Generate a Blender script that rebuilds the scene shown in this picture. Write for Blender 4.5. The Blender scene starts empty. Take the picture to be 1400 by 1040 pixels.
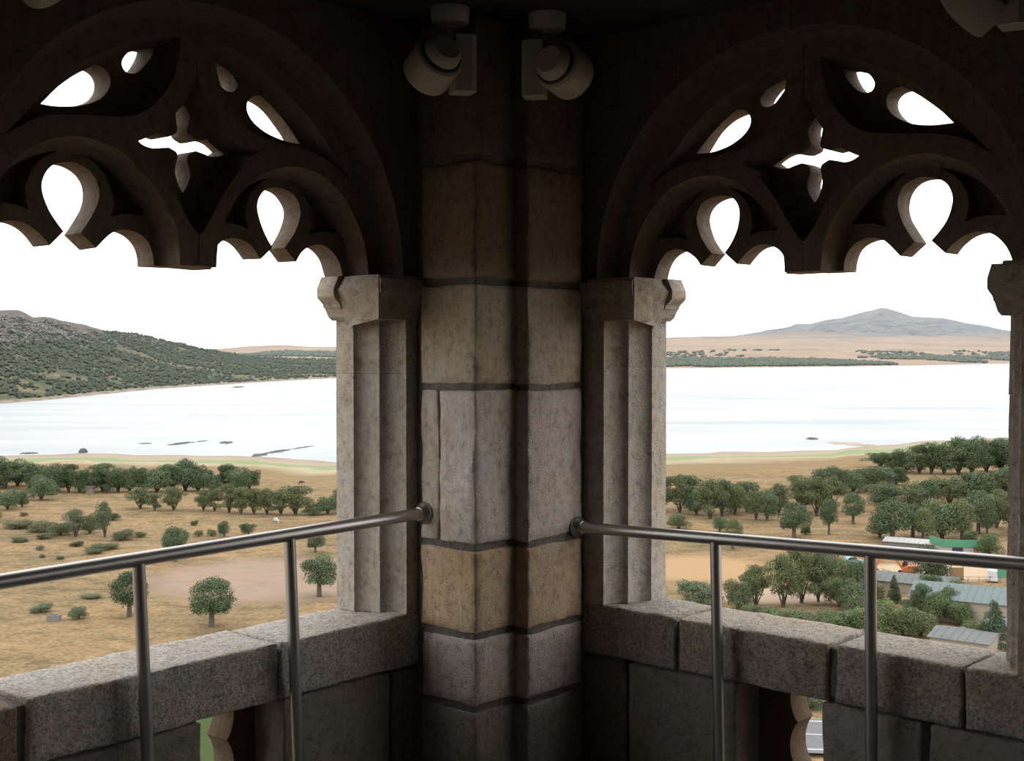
import bpy, bmesh, math, random
from mathutils import Vector, Matrix, noise

# ------------------------------------------------------------------ camera, sky, exposure
scene = bpy.context.scene
COL = scene.collection
PITCH = math.radians(1.592)
cam_data = bpy.data.cameras.new('camera')
cam_data.sensor_fit = 'HORIZONTAL'
cam_data.sensor_width = 36.0
cam_data.lens = 36.0 * 1700.0 / 1400.0
cam_data.clip_start = 0.05
cam_data.clip_end = 40000.0
cam = bpy.data.objects.new('camera', cam_data)
COL.objects.link(cam)
cam.location = (0, 0, 1.6)
cam.rotation_euler = (math.pi / 2 - PITCH, 0, 0)
scene.camera = cam

world = bpy.data.worlds.new('overcast_sky')
scene.world = world
world.use_nodes = True
wt = world.node_tree
wt.nodes.clear()
w_out = wt.nodes.new('ShaderNodeOutputWorld')
w_bg = wt.nodes.new('ShaderNodeBackground')
w_tc = wt.nodes.new('ShaderNodeTexCoord')
w_map = wt.nodes.new('ShaderNodeMapping')
w_map.inputs['Scale'].default_value = (1.0, 1.0, 2.2)
w_n = wt.nodes.new('ShaderNodeTexNoise')
w_n.inputs['Scale'].default_value = 3.1
w_n.inputs['Detail'].default_value = 6.0
w_n.inputs['Roughness'].default_value = 0.55
w_r = wt.nodes.new('ShaderNodeValToRGB')
w_r.color_ramp.elements[0].position = 0.30
w_r.color_ramp.elements[0].color = (0.40, 0.50, 0.58, 1)
w_r.color_ramp.elements[1].position = 0.44
w_r.color_ramp.elements[1].color = (1.0, 1.0, 1.0, 1)
wt.links.new(w_tc.outputs['Generated'], w_map.inputs['Vector'])
wt.links.new(w_map.outputs['Vector'], w_n.inputs['Vector'])
wt.links.new(w_n.outputs['Fac'], w_r.inputs['Fac'])
wt.links.new(w_r.outputs['Color'], w_bg.inputs['Color'])
w_bg.inputs['Strength'].default_value = 2.6
wt.links.new(w_bg.outputs['Background'], w_out.inputs['Surface'])

scene.view_settings.view_transform = 'Standard'
scene.view_settings.look = 'None'
scene.view_settings.gamma = 1.0
scene.view_settings.use_curve_mapping = False
scene.view_settings.exposure = 0.12

# ------------------------------------------------------------------ helpers
YAW = math.radians(41.19058)
U = Vector((math.sin(YAW), math.cos(YAW), 0))
V = Vector((-math.cos(YAW), math.sin(YAW), 0))
O = Vector((0.00777, 4.90280, 0))

def ST(s, t, z):                       # s along the left wall, t along the right wall
    return O - U * s - V * t + Vector((0, 0, z))
def FL(a, n, z): return ST(a, n, z)    # left wall frame: a along, n into the room
def FR(a, n, z): return ST(n, a, z)    # right wall frame

def link(o, parent=None):
    COL.objects.link(o)
    if parent is not None:              # shapes are written in world metres and keep their place
        o.parent = parent
        o.matrix_parent_inverse = parent.matrix_basis.inverted()
    return o

def empty(name, loc=(0, 0, 0), rz=0.0):
    o = bpy.data.objects.new(name, None)
    o.empty_display_size = 0.2
    o.location = loc
    o.rotation_euler = (0, 0, rz)
    return link(o)

def tag(o, label=None, cat=None, group=None, kind=None):
    if label: o['label'] = label
    if cat: o['category'] = cat
    if group: o['group'] = group
    if kind: o['kind'] = kind
    return o

def mesh(name, verts, faces, smooth=False, recalc=True):
    me = bpy.data.meshes.new(name)
    me.from_pydata([tuple(v) for v in verts], [], faces)
    if recalc:
        bm = bmesh.new(); bm.from_mesh(me)
        bmesh.ops.recalc_face_normals(bm, faces=bm.faces)
        bm.to_mesh(me); bm.free()
    if smooth:
        me.polygons.foreach_set('use_smooth', [True] * len(me.polygons))
    me.update()
    return me

def obj(name, verts, faces, mat, parent=None, color=None, smooth=False, recalc=True):
    me = mesh(name, verts, faces, smooth, recalc)
    me.materials.append(mat)
    o = bpy.data.objects.new(name, me)
    if color: o.color = (*color, 1)
    return link(o, parent)

class MB:                               # collects shapes for ONE mesh
    def __init__(self): self.v = []; self.f = []
    def add(self, v, f):
        b = len(self.v); self.v += [Vector(p) for p in v]
        self.f += [tuple(i + b for i in q) for q in f]
        return self
    def box(self, lo, hi, fr=None):
        c = [(x, y, z) for x in (lo[0], hi[0]) for y in (lo[1], hi[1]) for z in (lo[2], hi[2])]
        if fr: c = [fr(*p) for p in c]
        return self.add(c, [(0, 1, 3, 2), (4, 6, 7, 5), (0, 4, 5, 1), (2, 3, 7, 6), (0, 2, 6, 4), (1, 5, 7, 3)])
    def prism(self, poly, ext):         # poly: list of points, ext: vector
        n = len(poly); e = Vector(ext)
        v = [Vector(p) for p in poly]; v += [p + e for p in v]
        f = [tuple(range(n)), tuple(range(2 * n - 1, n - 1, -1))]
        f += [(i, (i + 1) % n, n + (i + 1) % n, n + i) for i in range(n)]
        return self.add(v, f)
    def tube(self, p0, p1, r0, r1=None, seg=16, cap=True):
        r1 = r0 if r1 is None else r1
        p0 = Vector(p0); p1 = Vector(p1); d = (p1 - p0).normalized()
        x = d.orthogonal().normalized(); y = d.cross(x)
        v = []
        for p, r in ((p0, r0), (p1, r1)):
            v += [p + (x * math.cos(2 * math.pi * i / seg) + y * math.sin(2 * math.pi * i / seg)) * r for i in range(seg)]
        f = [(i, (i + 1) % seg, seg + (i + 1) % seg, seg + i) for i in range(seg)]
        if cap: f += [tuple(range(seg - 1, -1, -1)), tuple(range(seg, 2 * seg))]
        return self.add(v, f)
    def lathe(self, base, axis, prof, seg=24):   # prof: (distance along axis, radius)
        base = Vector(base); d = Vector(axis).normalized()
        x = d.orthogonal().normalized(); y = d.cross(x)
        v = []
        for h, r in prof:
            v += [base + d * h + (x * math.cos(2 * math.pi * i / seg) + y * math.sin(2 * math.pi * i / seg)) * max(r, 1e-5) for i in range(seg)]
        f = []
        for k in range(len(prof) - 1):
            f += [(k * seg + i, k * seg + (i + 1) % seg, (k + 1) * seg + (i + 1) % seg, (k + 1) * seg + i) for i in range(seg)]
        f += [tuple(range(seg)), tuple(range((len(prof) - 1) * seg, len(prof) * seg))]
        return self.add(v, f)
    def build(self, name, mat, parent=None, color=None, smooth=False):
        return obj(name, self.v, self.f, mat, parent, color, smooth)

def sharp(o, deg=35):                   # smooth faces, keep hard arrises
    me = o.data
    me.polygons.foreach_set('use_smooth', [True] * len(me.polygons))
    me.set_sharp_from_angle(angle=math.radians(deg))
    return o

# ------------------------------------------------------------------ materials
def new_mat(name):
    m = bpy.data.materials.new(name); m.use_nodes = True
    nt = m.node_tree; nt.nodes.clear()
    out = nt.nodes.new('ShaderNodeOutputMaterial'); b = nt.nodes.new('ShaderNodeBsdfPrincipled')
    nt.links.new(b.outputs['BSDF'], out.inputs['Surface'])
    return m, nt, b
def N(nt, t, **kw):
    n = nt.nodes.new(t)
    for k, v in kw.items():
        if k in n.inputs: n.inputs[k].default_value = v
        else: setattr(n, k, v)
    return n
def ramp(nt, src, stops):
    r = nt.nodes.new('ShaderNodeValToRGB')
    els = r.color_ramp.elements
    while len(els) < len(stops): els.new(0.5)
    for e, (p, c) in zip(els, stops):
        e.position = p; e.color = (*c, 1) if len(c) == 3 else c
    nt.links.new(src, r.inputs['Fac'])
    return r.outputs['Color']
def mix(nt, mode, fac, a, b):
    m = nt.nodes.new('ShaderNodeMix'); m.data_type = 'RGBA'; m.blend_type = mode
    for sock, val in ((m.inputs[0], fac), (m.inputs[6], a), (m.inputs[7], b)):
        if isinstance(val, (int, float)): sock.default_value = val
        elif isinstance(val, tuple): sock.default_value = (*val, 1)
        else: nt.links.new(val, sock)
    return m.outputs[2]
def noise_tex(nt, vec, scale, detail=4.0, rough=0.55):
    n = N(nt, 'ShaderNodeTexNoise', Scale=scale, Detail=detail, Roughness=rough)
    nt.links.new(vec, n.inputs['Vector'])
    return n.outputs['Fac']
def bump(nt, b, height, strength, dist):
    n = N(nt, 'ShaderNodeBump', Strength=strength, Distance=dist)
    nt.links.new(height, n.inputs['Height']); nt.links.new(n.outputs['Normal'], b.inputs['Normal'])
def simple(name, col, rough=0.6, metal=0.0, var=0.0, scale=8.0, bmp=0.0):
    m, nt, b = new_mat(name)
    b.inputs['Roughness'].default_value = rough; b.inputs['Metallic'].default_value = metal
    b.inputs['Base Color'].default_value = (*col, 1)
    if var or bmp:
        tc = N(nt, 'ShaderNodeTexCoord')
        f = noise_tex(nt, tc.outputs['Object'], scale)
        if var:
            c = ramp(nt, f, [(0.3, tuple(x * (1 - var) for x in col)), (0.7, tuple(min(1, x * (1 + var)) for x in col))])
            nt.links.new(c, b.inputs['Base Color'])
        if bmp: bump(nt, b, f, bmp, 0.02)
    return m

def stone_mat(name, grain=1.0, stain=0.55, pits=0.5, speck=0.0):
    m, nt, b = new_mat(name)
    b.inputs['Roughness'].default_value = 0.92
    b.inputs['Specular IOR Level'].default_value = 0.15
    tc = N(nt, 'ShaderNodeTexCoord'); vec = tc.outputs['Object']
    oi = N(nt, 'ShaderNodeObjectInfo')
    big = noise_tex(nt, vec, 4.5, 5, 0.6)
    mid = noise_tex(nt, vec, 30, 8, 0.72)
    fine = noise_tex(nt, vec, 150, 4, 0.65)
    tool = N(nt, 'ShaderNodeMapping'); tool.inputs['Scale'].default_value = (60, 60, 9); nt.links.new(vec, tool.inputs['Vector'])
    streak = noise_tex(nt, tool.outputs['Vector'], 1.0, 4, 0.6)
    c = mix(nt, 'MULTIPLY', 1.0, oi.outputs['Color'], ramp(nt, mid, [(0.28, (0.50, 0.48, 0.46)), (0.47, (0.95, 0.95, 0.95)), (0.72, (1.20, 1.18, 1.14))]))
    c = mix(nt, 'MULTIPLY', 0.55, c, ramp(nt, streak, [(0.30, (0.68, 0.66, 0.64)), (0.50, (1, 1, 1))]))
    warm = ramp(nt, big, [(0.42, (0, 0, 0)), (0.64, (1, 1, 1))])
    c = mix(nt, 'MULTIPLY', 1.0, c, mix(nt, 'MIX', warm, (1.0, 0.99, 0.99), (1.02, 0.95, 0.86)))
    bleach = ramp(nt, noise_tex(nt, vec, 6.5, 7, 0.7), [(0.54, (0, 0, 0)), (0.66, (0.55, 0.55, 0.55))])
    grey = N(nt, 'ShaderNodeHueSaturation', Saturation=0.35, Value=1.04); nt.links.new(c, grey.inputs['Color'])
    c = mix(nt, 'MIX', bleach, c, grey.outputs['Color'])
    dirt = ramp(nt, noise_tex(nt, vec, 9.0, 9, 0.78), [(0.55, (0, 0, 0)), (0.70, (stain, stain, stain))])
    c = mix(nt, 'MIX', dirt, c, (0.13, 0.113, 0.098))
    vo = N(nt, 'ShaderNodeTexVoronoi', Scale=75.0)
    nt.links.new(vec, vo.inputs['Vector'])
    pit = ramp(nt, vo.outputs['Distance'], [(0.10, (1, 1, 1)), (0.22, (0, 0, 0))])
    gate = ramp(nt, noise_tex(nt, vec, 14, 3, 0.5), [(0.55, (0, 0, 0)), (0.62, (pits, pits, pits))])
    pitm = mix(nt, 'MULTIPLY', 1.0, pit, gate)
    c = mix(nt, 'MIX', pitm, c, (0.07, 0.055, 0.045))
    if speck:                           # lichen and grit
        sp = ramp(nt, noise_tex(nt, vec, 95, 5, 0.75), [(0.40, (1 - speck,) * 3), (0.52, (1, 1, 1)), (0.66, (1 + speck * 0.35,) * 3)])
        c = mix(nt, 'MULTIPLY', 1.0, c, sp)
    nt.links.new(c, b.inputs['Base Color'])
    h = mix(nt, 'MIX', 0.45, mid, fine)
    h = mix(nt, 'SUBTRACT', 0.6, h, pitm)
    bump(nt, b, h, 0.8 * grain, 0.02)
    return m

M = {}
M['stone'] = stone_mat('weathered_stone')
M['ledge'] = stone_mat('lichened_ledge_stone', 1.5, 0.25, 0.6, 0.45)
M['mortar'] = stone_mat('lime_mortar', 1.2, 0.5, 0.3)
M['steel'] = simple('brushed_stainless_steel', (0.42, 0.40, 0.38), 0.40, 1.0)
M['lamp'] = simple('ivory_painted_metal', (0.42, 0.39, 0.34), 0.5)
M['lamp_dark'] = simple('lamp_shadow_ring_black', (0.03, 0.03, 0.03), 0.7)  # near-black colour standing in for shade at the lamp joint
M['glass'] = simple('lamp_front_glass', (0.05, 0.05, 0.05), 0.1)
M['ceiling'] = simple('dark_stained_timber', (0.022, 0.018, 0.015), 0.9, 0, 0.3, 6, 0.3)
M['floor'] = simple('worn_floor_slabs', (0.16, 0.147, 0.13), 0.9, 0, 0.25, 5, 0.3)
# ------------------------------------------------------------------ masonry shapes
def rough_box(fr, lo, hi, seed=0, res=0.03, r=0.009, amp=0.005, freq=9.0):
    lo = Vector(lo); hi = Vector(hi)
    n = [max(2, min(26, int(round((hi[k] - lo[k]) / res)))) for k in range(3)]
    # sample positions with a close ring at the arrises so that the edge stays crisp
    ax = []
    for k in range(3):
        L = hi[k] - lo[k]; rr = min(r, L * 0.3)
        inner = [lo[k] + rr + (L - 2 * rr) * i / n[k] for i in range(n[k] + 1)]
        ax.append([lo[k]] + inner + [hi[k]])
    idx = {}; vs = []; fs = []
    off = Vector((seed * 3.17, seed * 1.71, seed * 2.39))
    rr3 = [min(r, (hi[k] - lo[k]) * 0.3) for k in range(3)]
    def vert(i, j, k):
        key = (i, j, k)
        if key in idx: return idx[key]
        p = Vector((ax[0][i], ax[1][j], ax[2][k]))
        wob = 0.5 + 0.9 * (noise.noise(p * 14 + off) + 0.4)          # chipped arrises
        q = Vector([min(max(p[m], lo[m] + rr3[m]), hi[m] - rr3[m]) for m in range(3)])
        d = p - q
        if d.length > 1e-7:
            cnt = sum(1 for m in range(3) if abs(d[m]) > 1e-7)
            if cnt >= 2: p = q + d * (1 - 0.42 * max(0.0, min(1.6, wob)))
        g = noise.noise_vector(p * freq + off) * amp + noise.noise_vector(p * freq * 3.1 + off) * amp * 0.45
        idx[key] = len(vs); vs.append(fr(*(p + g)))
        return idx[key]
    I, J, K = len(ax[0]) - 1, len(ax[1]) - 1, len(ax[2]) - 1
    for i in range(I):
        for j in range(J):
            for k in (0, K): fs.append((vert(i, j, k), vert(i + 1, j, k), vert(i + 1, j + 1, k), vert(i, j + 1, k)))
    for i in range(I):
        for k in range(K):
            for j in (0, J): fs.append((vert(i, j, k), vert(i + 1, j, k), vert(i + 1, j, k + 1), vert(i, j, k + 1)))
    for j in range(J):
        for k in range(K):
            for i in (0, I): fs.append((vert(i, j, k), vert(i, j + 1, k), vert(i, j + 1, k + 1), vert(i, j, k + 1)))
    return vs, fs
def block(name, fr, lo, hi, parent, color, seed, mat=None, **kw):
    v, f = rough_box(fr, lo, hi, seed, **kw)
    return sharp(obj(name, v, f, mat or M['stone'], parent, color), 50)

def catmull(pts, sub=5):
    out = []
    n = len(pts)
    for i in range(n - 1):
        p0 = pts[max(i - 1, 0)]; p1 = pts[i]; p2 = pts[i + 1]; p3 = pts[min(i + 2, n - 1)]
        for k in range(sub):
            t = k / sub
            out.append(tuple(0.5 * ((2 * p1[m]) + (-p0[m] + p2[m]) * t + (2 * p0[m] - 5 * p1[m] + 4 * p2[m] - p3[m]) * t * t + (-p0[m] + 3 * p1[m] - 3 * p2[m] + p3[m]) * t ** 3) for m in (0, 1)))
    out.append(tuple(pts[-1]))
    return out
def path(*segs, sub=5):                 # smooth inside each segment, sharp between segments
    out = []
    for s in segs:
        c = catmull(s, sub) if len(s) > 2 else list(s)
        if out and abs(out[-1][0] - c[0][0]) + abs(out[-1][1] - c[0][1]) < 1e-6: c = c[1:]
        out += c
    return out
def fill(outer, holes):                 # triangulated plate with holes, in 2-D
    bm = bmesh.new(); edges = []
    for loop in [outer] + holes:
        vs = [bm.verts.new((x, z, 0)) for x, z in loop]
        for i in range(len(vs)): edges.append(bm.edges.new((vs[i], vs[(i + 1) % len(vs)])))
    bmesh.ops.triangle_fill(bm, use_beauty=True, use_dissolve=False, edges=edges, normal=(0, 0, 1))
    bm.verts.index_update()
    v = [(w.co.x, w.co.y) for w in bm.verts]; f = [tuple(q.index for q in p.verts) for p in bm.faces]
    bm.free()
    return v, f
def inset(pts, dist, closed=True, first=None, last=None):
    area = sum(pts[i][0] * pts[(i + 1) % len(pts)][1] - pts[(i + 1) % len(pts)][0] * pts[i][1] for i in range(len(pts)))
    sg = 1 if area > 0 else -1
    out = []; n = len(pts)
    for i in range(n):
        a = pts[(i - 1) % n]; b = pts[i]; c = pts[(i + 1) % n]
        if not closed and i == 0: nx, nz = first
        elif not closed and i == n - 1: nx, nz = last
        else:
            e1 = Vector((b[0] - a[0], b[1] - a[1])); e2 = Vector((c[0] - b[0], c[1] - b[1]))
            if e1.length < 1e-9: e1 = e2
            if e2.length < 1e-9: e2 = e1
            e1.normalize(); e2.normalize()
            n1 = Vector((-e1.y, e1.x)) * sg; n2 = Vector((-e2.y, e2.x)) * sg
            m = n1 + n2
            if m.length < 1e-6: m = n1
            m.normalize(); k = 1 / max(0.45, m.dot(n1)); nx, nz = m.x * k, m.y * k
        out.append((b[0] + nx * dist, b[1] + nz * dist))
    return out

# tracery design, metres from the window's centre line and above the capitals
SPR = 1.85
NB0, NB1, NA = -0.27, -0.175, -0.09
R_IN, R_OUT = 0.745, 0.795
SUB = path([(0.105, 0), (0.108, 0.035), (0.122, 0.068), (0.15, 0.093), (0.19, 0.105), (0.23, 0.101), (0.262, 0.083), (0.29, 0.056), (0.302, 0.043)],
           [(0.302, 0.043), (0.352, 0.085)],
           [(0.352, 0.085), (0.325, 0.122), (0.302, 0.165), (0.291, 0.208), (0.298, 0.245), (0.323, 0.275), (0.362, 0.289), (0.405, 0.287), (0.442, 0.272), (0.466, 0.243), (0.473, 0.205), (0.455, 0.150), (0.43, 0.112), (0.406, 0.085)],
           [(0.406, 0.085), (0.452, 0.043)],
           [(0.452, 0.043), (0.478, 0.073), (0.515, 0.098), (0.56, 0.106), (0.605, 0.093), (0.642, 0.055), (0.662, 0)])
PANEL = path([(0.065, 0), (0.07, 0.06), (0.085, 0.12), (0.115, 0.18), (0.17, 0.25), (0.25, 0.315), (0.32, 0.343), (0.39, 0.352), (0.46, 0.345), (0.54, 0.312), (0.605, 0.26), (0.66, 0.185), (0.695, 0.11), (0.71, 0.03), (0.712, 0)])
BIG = path([(0.49, 0.45), (0.455, 0.495), (0.415, 0.538), (0.37, 0.568), (0.322, 0.585), (0.28, 0.585), (0.255, 0.567), (0.25, 0.538), (0.265, 0.508), (0.295, 0.484), (0.345, 0.462), (0.41, 0.45), (0.49, 0.45)])[:-1]
SMALL = path([(0.1, 0.675), (0.135, 0.672), (0.175, 0.655), (0.202, 0.63), (0.211, 0.607), (0.2, 0.587), (0.176, 0.583), (0.15, 0.594), (0.125, 0.622), (0.108, 0.65), (0.1, 0.675)])[:-1]
MOU = path([(0.055, 0.705), (0.13, 0.697), (0.21, 0.668), (0.31, 0.618), (0.42, 0.545), (0.52, 0.445), (0.63, 0.327)],
           [(0.63, 0.327), (0.54, 0.383), (0.44, 0.41), (0.32, 0.424), (0.22, 0.44), (0.15, 0.485), (0.095, 0.555), (0.07, 0.62), (0.055, 0.705)])[:-1]
CROSS = path([(0, 0.545), (0.016, 0.522), (0.026, 0.49), (0.022, 0.46), (0.017, 0.437)],
             [(0.017, 0.437), (0.022, 0.422), (0.05, 0.409)],
             [(0.05, 0.409), (0.075, 0.412), (0.11, 0.420), (0.145, 0.413), (0.178, 0.393)],
             [(0.178, 0.393), (0.145, 0.371), (0.11, 0.363), (0.075, 0.370), (0.05, 0.375)],
             [(0.05, 0.375), (0.022, 0.362), (0.017, 0.345)],
             [(0.017, 0.345), (0.024, 0.320), (0.027, 0.296), (0.016, 0.262), (0, 0.238)])
RHOMB = path([(0, 0.6), (0.02, 0.55), (0.05, 0.5), (0.095, 0.45), (0.16, 0.41), (0.235, 0.385)],
             [(0.235, 0.385), (0.17, 0.33), (0.11, 0.26), (0.06, 0.18), (0.025, 0.125), (0, 0.1)])
RHOMB[0] = (0, 0.6); RHOMB[-1] = (0, 0.1)
_pk = path([(0.425, 0.318), (0.50, 0.296), (0.56, 0.262), (0.61, 0.212), (0.640, 0.150)], [(0.640, 0.150), (0.60, 0.153), (0.55, 0.150), (0.512, 0.138)], [(0.512, 0.138), (0.524, 0.19), (0.506, 0.25), (0.47, 0.29), (0.425, 0.318)], sub=3)[:-1]
POCKETS = [_pk, [(0.766 - x, z) for x, z in _pk]]
def arc(r, n=48): return [(r * math.sin(math.pi / 2 * i / n), r * math.cos(math.pi / 2 * i / n)) for i in range(n + 1)]   # apex -> springing
COVE = [(math.pi / 2) * i / 5 for i in range(6)]

def tracery_half(name, fr, c, sg, parent, color):
    mb = MB(); GAP = 0.0016
    P = lambda x, z, n: fr(c + sg * (x + GAP), n, SPR + z)
    def plate(outer, holes, n):
        v, f = fill(outer, holes); mb.add([P(x, z, n) for x, z in v], f)
    def strip(loops, closed):           # loops: list of (points, n)
        m = len(loops[0][0])
        b = [[P(x, z, n) for x, z in pts] for pts, n in loops]
        for k in range(len(b) - 1):
            rng = range(m if closed else m - 1)
            mb.add(b[k] + b[k + 1], [(i, (i + 1) % m, m + (i + 1) % m, m + i) for i in rng])
    ro = R_IN + 0.006
    A_outer = arc(ro) + PANEL[::-1] + [(0, 0)] + RHOMB[::-1]
    B_outer = arc(ro) + SUB[::-1] + [(0, 0)] + CROSS[::-1]
    plate(A_outer, [MOU], NA)
    plate(B_outer, [BIG, SMALL] + POCKETS, NB1)
    for pk in POCKETS:                  # sunk spandrels between the lobes
        q1 = inset(pk, 0.010)
        strip([(pk, NB1), (q1, NB1 - 0.055)], True)
        plate(q1, [], NB1 - 0.055)
    plate(B_outer, [BIG, SMALL], NB0)
    W = 0.030
    def cove(pts, closed, first=None, last=None, clip=False):
        loops = []
        for th in COVE:
            q = inset(pts, W * (1 - math.sin(th)), closed, first, last)
            loops.append((q, NB1 + (NA - NB1) * (1 - math.cos(th))))
        strip(loops, closed)
    cove(MOU, True)
    cove(PANEL, False, (1, 0), (-1, 0))
    cove(RHOMB, False, (0, -1.6), (0, 1.6))
    for pts, cl in ((SUB, False), (CROSS, False), (BIG, True), (SMALL, True)):
        strip([(pts, NB1), (pts, NB0)], cl)
    mb.add([P(0, 0, NA), P(0.065, 0, NA), P(0.065, 0, NB1), P(0, 0, NB1)], [(0, 1, 2, 3)])
    mb.add([P(0, 0, NB1), P(0.105, 0, NB1), P(0.105, 0, NB0), P(0, 0, NB0)], [(0, 1, 2, 3)])
    for z0, z1 in ((0.6, ro), (0, 0.1)):
        mb.add([P(0, z0, NA), P(0, z1, NA), P(0, z1, NB0), P(0, z0, NB0)], [(0, 1, 2, 3)])
    # small irregularities of hand-cut stone
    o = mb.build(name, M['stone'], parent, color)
    bm = bmesh.new(); bm.from_mesh(o.data)
    bmesh.ops.remove_doubles(bm, verts=bm.verts, dist=0.0004)
    for v in bm.verts: v.co += noise.noise_vector(v.co * 13 + Vector((sg * 5, c * 7, 0))) * 0.0035
    bmesh.ops.recalc_face_normals(bm, faces=bm.faces)
    bm.to_mesh(o.data); bm.free()
    return sharp(o, 32)

def spandrel_half(name, fr, c, sg, ext, top, parent, color):
    mb = MB(); GAP = 0.0016
    P = lambda x, z, n: fr(c + sg * (x + GAP), n, SPR + z)
    for r, n in ((R_OUT, 0.0), (R_IN, NB0)):
        v, f = fill([(0, top)] + arc(r) + [(ext, 0), (ext, top)], [])
        mb.add([P(x, z, n) for x, z in v], f)
    loops = [(arc(R_IN + (R_OUT - R_IN) * math.sin(th)), NA + (0 - NA) * (1 - math.cos(th))) for th in COVE]
    loops = [(arc(R_IN), NB0)] + loops
    for (a, n0), (b, n1) in zip(loops[:-1], loops[1:]):
        m = len(a)
        mb.add([P(x, z, n0) for x, z in a] + [P(x, z, n1) for x, z in b], [(i, i + 1, m + i + 1, m + i) for i in range(m - 1)])
    for z0, z1 in ((R_OUT, top),):
        mb.add([P(0, z0, 0), P(0, z1, 0), P(0, z1, NB0), P(0, z0, NB0)], [(0, 1, 2, 3)])
    mb.add([P(R_IN, 0, NB0), P(R_OUT, 0, 0), P(ext, 0, 0), P(ext, 0, NB0)], [(0, 1, 2, 3)])
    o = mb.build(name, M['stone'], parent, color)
    bm = bmesh.new(); bm.from_mesh(o.data)
    bmesh.ops.remove_doubles(bm, verts=bm.verts, dist=0.0004)
    bmesh.ops.recalc_face_normals(bm, faces=bm.faces)
    bm.to_mesh(o.data); bm.free()
    return sharp(o, 32)

def jamb_profile(E):                    # (distance towards the opening, n)
    p = [(0, -0.27), (0, -0.175)]
    p += [(-0.043 * math.sin(t), -0.175 + 0.09 * (1 - math.cos(t))) for t in COVE[1:]]
    p += [(-0.047, -0.083)]
    p += [(-0.047 - 0.048 * math.sin(t), -0.083 + 0.083 * (1 - math.cos(t))) for t in COVE]
    p += [(-E, 0.0), (-E, -0.27)]
    return p
def jamb_stone(fr, aR, sg, E, z0, z1, parent, color, seed):
    prof = jamb_profile(E); mb = MB()
    zs = [z0 + (z1 - z0) * i / 10 for i in range(11)]
    n = len(prof)
    for z in zs:
        for d, q in prof:
            w = noise.noise(Vector((d * 9 + seed, q * 9, z * 7))) * 0.003
            mb.v.append(fr(aR + sg * (d + w), q + w, z))
    for k in range(10):
        mb.f += [(k * n + i, k * n + (i + 1) % n, (k + 1) * n + (i + 1) % n, (k + 1) * n + i) for i in range(n)]
    mb.f += [tuple(range(n)), tuple(range(10 * n, 11 * n))]
    return sharp(mb.build('jamb_stone', M['stone'], parent, color), 40)
def capital(fr, aR, sg, E, parent, color, far=False):
    mb = MB()
    P = lambda d, n, z: fr(aR + sg * d, n, z)
    prof = [(-0.05, 1.692), (0.012, 1.692), (0.030, 1.705), (0.046, 1.735), (0.052, 1.738), (0.055, 1.75), (0.080, 1.772), (0.083, 1.778), (0.083, 1.806), (0.078, 1.816), (0.062, 1.8495), (-0.05, 1.8495)]
    n = len(prof)
    mb.add([P(d, -0.278, z) for d, z in prof] + [P(d, -0.185, z) for d, z in prof],
           [tuple(range(n)), tuple(range(2 * n - 1, n - 1, -1))] + [(i, (i + 1) % n, n + (i + 1) % n, n + i) for i in range(n)])
    if far:                             # moulded all round, no plain block
        prof = [(d if d < 0 else d * 0.62, z) for d, z in prof]; mb = MB()
        mb.add([P(d, -0.278, z) for d, z in prof] + [P(d, -0.12, z) for d, z in prof],
               [tuple(range(n)), tuple(range(2 * n - 1, n - 1, -1))] + [(i, (i + 1) % n, n + (i + 1) % n, n + i) for i in range(n)])
        pf = [(-0.2, 1.692), (0.004, 1.692), (0.010, 1.735), (0.016, 1.745), (0.026, 1.785), (0.026, 1.835), (0.016, 1.849), (-0.2, 1.849)]
        n = len(pf)
        mb.add([P(-0.045, q, z) for q, z in pf] + [P(-E, q, z) for q, z in pf],
               [tuple(range(n)), tuple(range(2 * n - 1, n - 1, -1))] + [(i, (i + 1) % n, n + (i + 1) % n, n + i) for i in range(n)])
        return mb.build('capital', M['stone'], parent, color)
    # plain dressed block
    c = [(-0.06, -0.19, 1.692), (0.020, -0.19, 1.668), (0.058, 0.022, 1.694), (-0.06, 0.022, 1.694),
         (-0.06, -0.19, 1.808), (0.070, -0.19, 1.800), (0.060, 0.024, 1.812), (-0.06, 0.024, 1.812),
         (-0.06, -0.19, 1.849), (0.036, -0.19, 1.849), (0.058, 0.022, 1.849), (-0.06, 0.022, 1.849)]
    mb.add([P(*q) for q in c], [(0, 1, 2, 3), (8, 9, 10, 11)] + [(k + i, k + (i + 1) % 4, k + 4 + (i + 1) % 4, k + 4 + i) for k in (0, 4) for i in range(4)])
    # moulded front
    pf = [(-0.1, 1.692), (0.004, 1.692), (0.010, 1.735), (0.016, 1.738), (0.016, 1.745), (0.026, 1.785), (0.032, 1.788), (0.032, 1.835), (0.020, 1.849), (-0.1, 1.849)]
    n = len(pf)
    mb.add([P(0.056, q, z) for q, z in pf] + [P(-E, q, z) for q, z in pf],
           [tuple(range(n)), tuple(range(2 * n - 1, n - 1, -1))] + [(i, (i + 1) % n, n + (i + 1) % n, n + i) for i in range(n)])
    return mb.build('capital', M['stone'], parent, color)

# stone tones
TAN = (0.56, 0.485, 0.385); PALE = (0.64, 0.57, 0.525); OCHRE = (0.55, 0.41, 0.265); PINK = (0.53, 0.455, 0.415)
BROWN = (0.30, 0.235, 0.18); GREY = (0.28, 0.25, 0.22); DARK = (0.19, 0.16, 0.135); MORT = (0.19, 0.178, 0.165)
CEIL = 2.745

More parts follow.
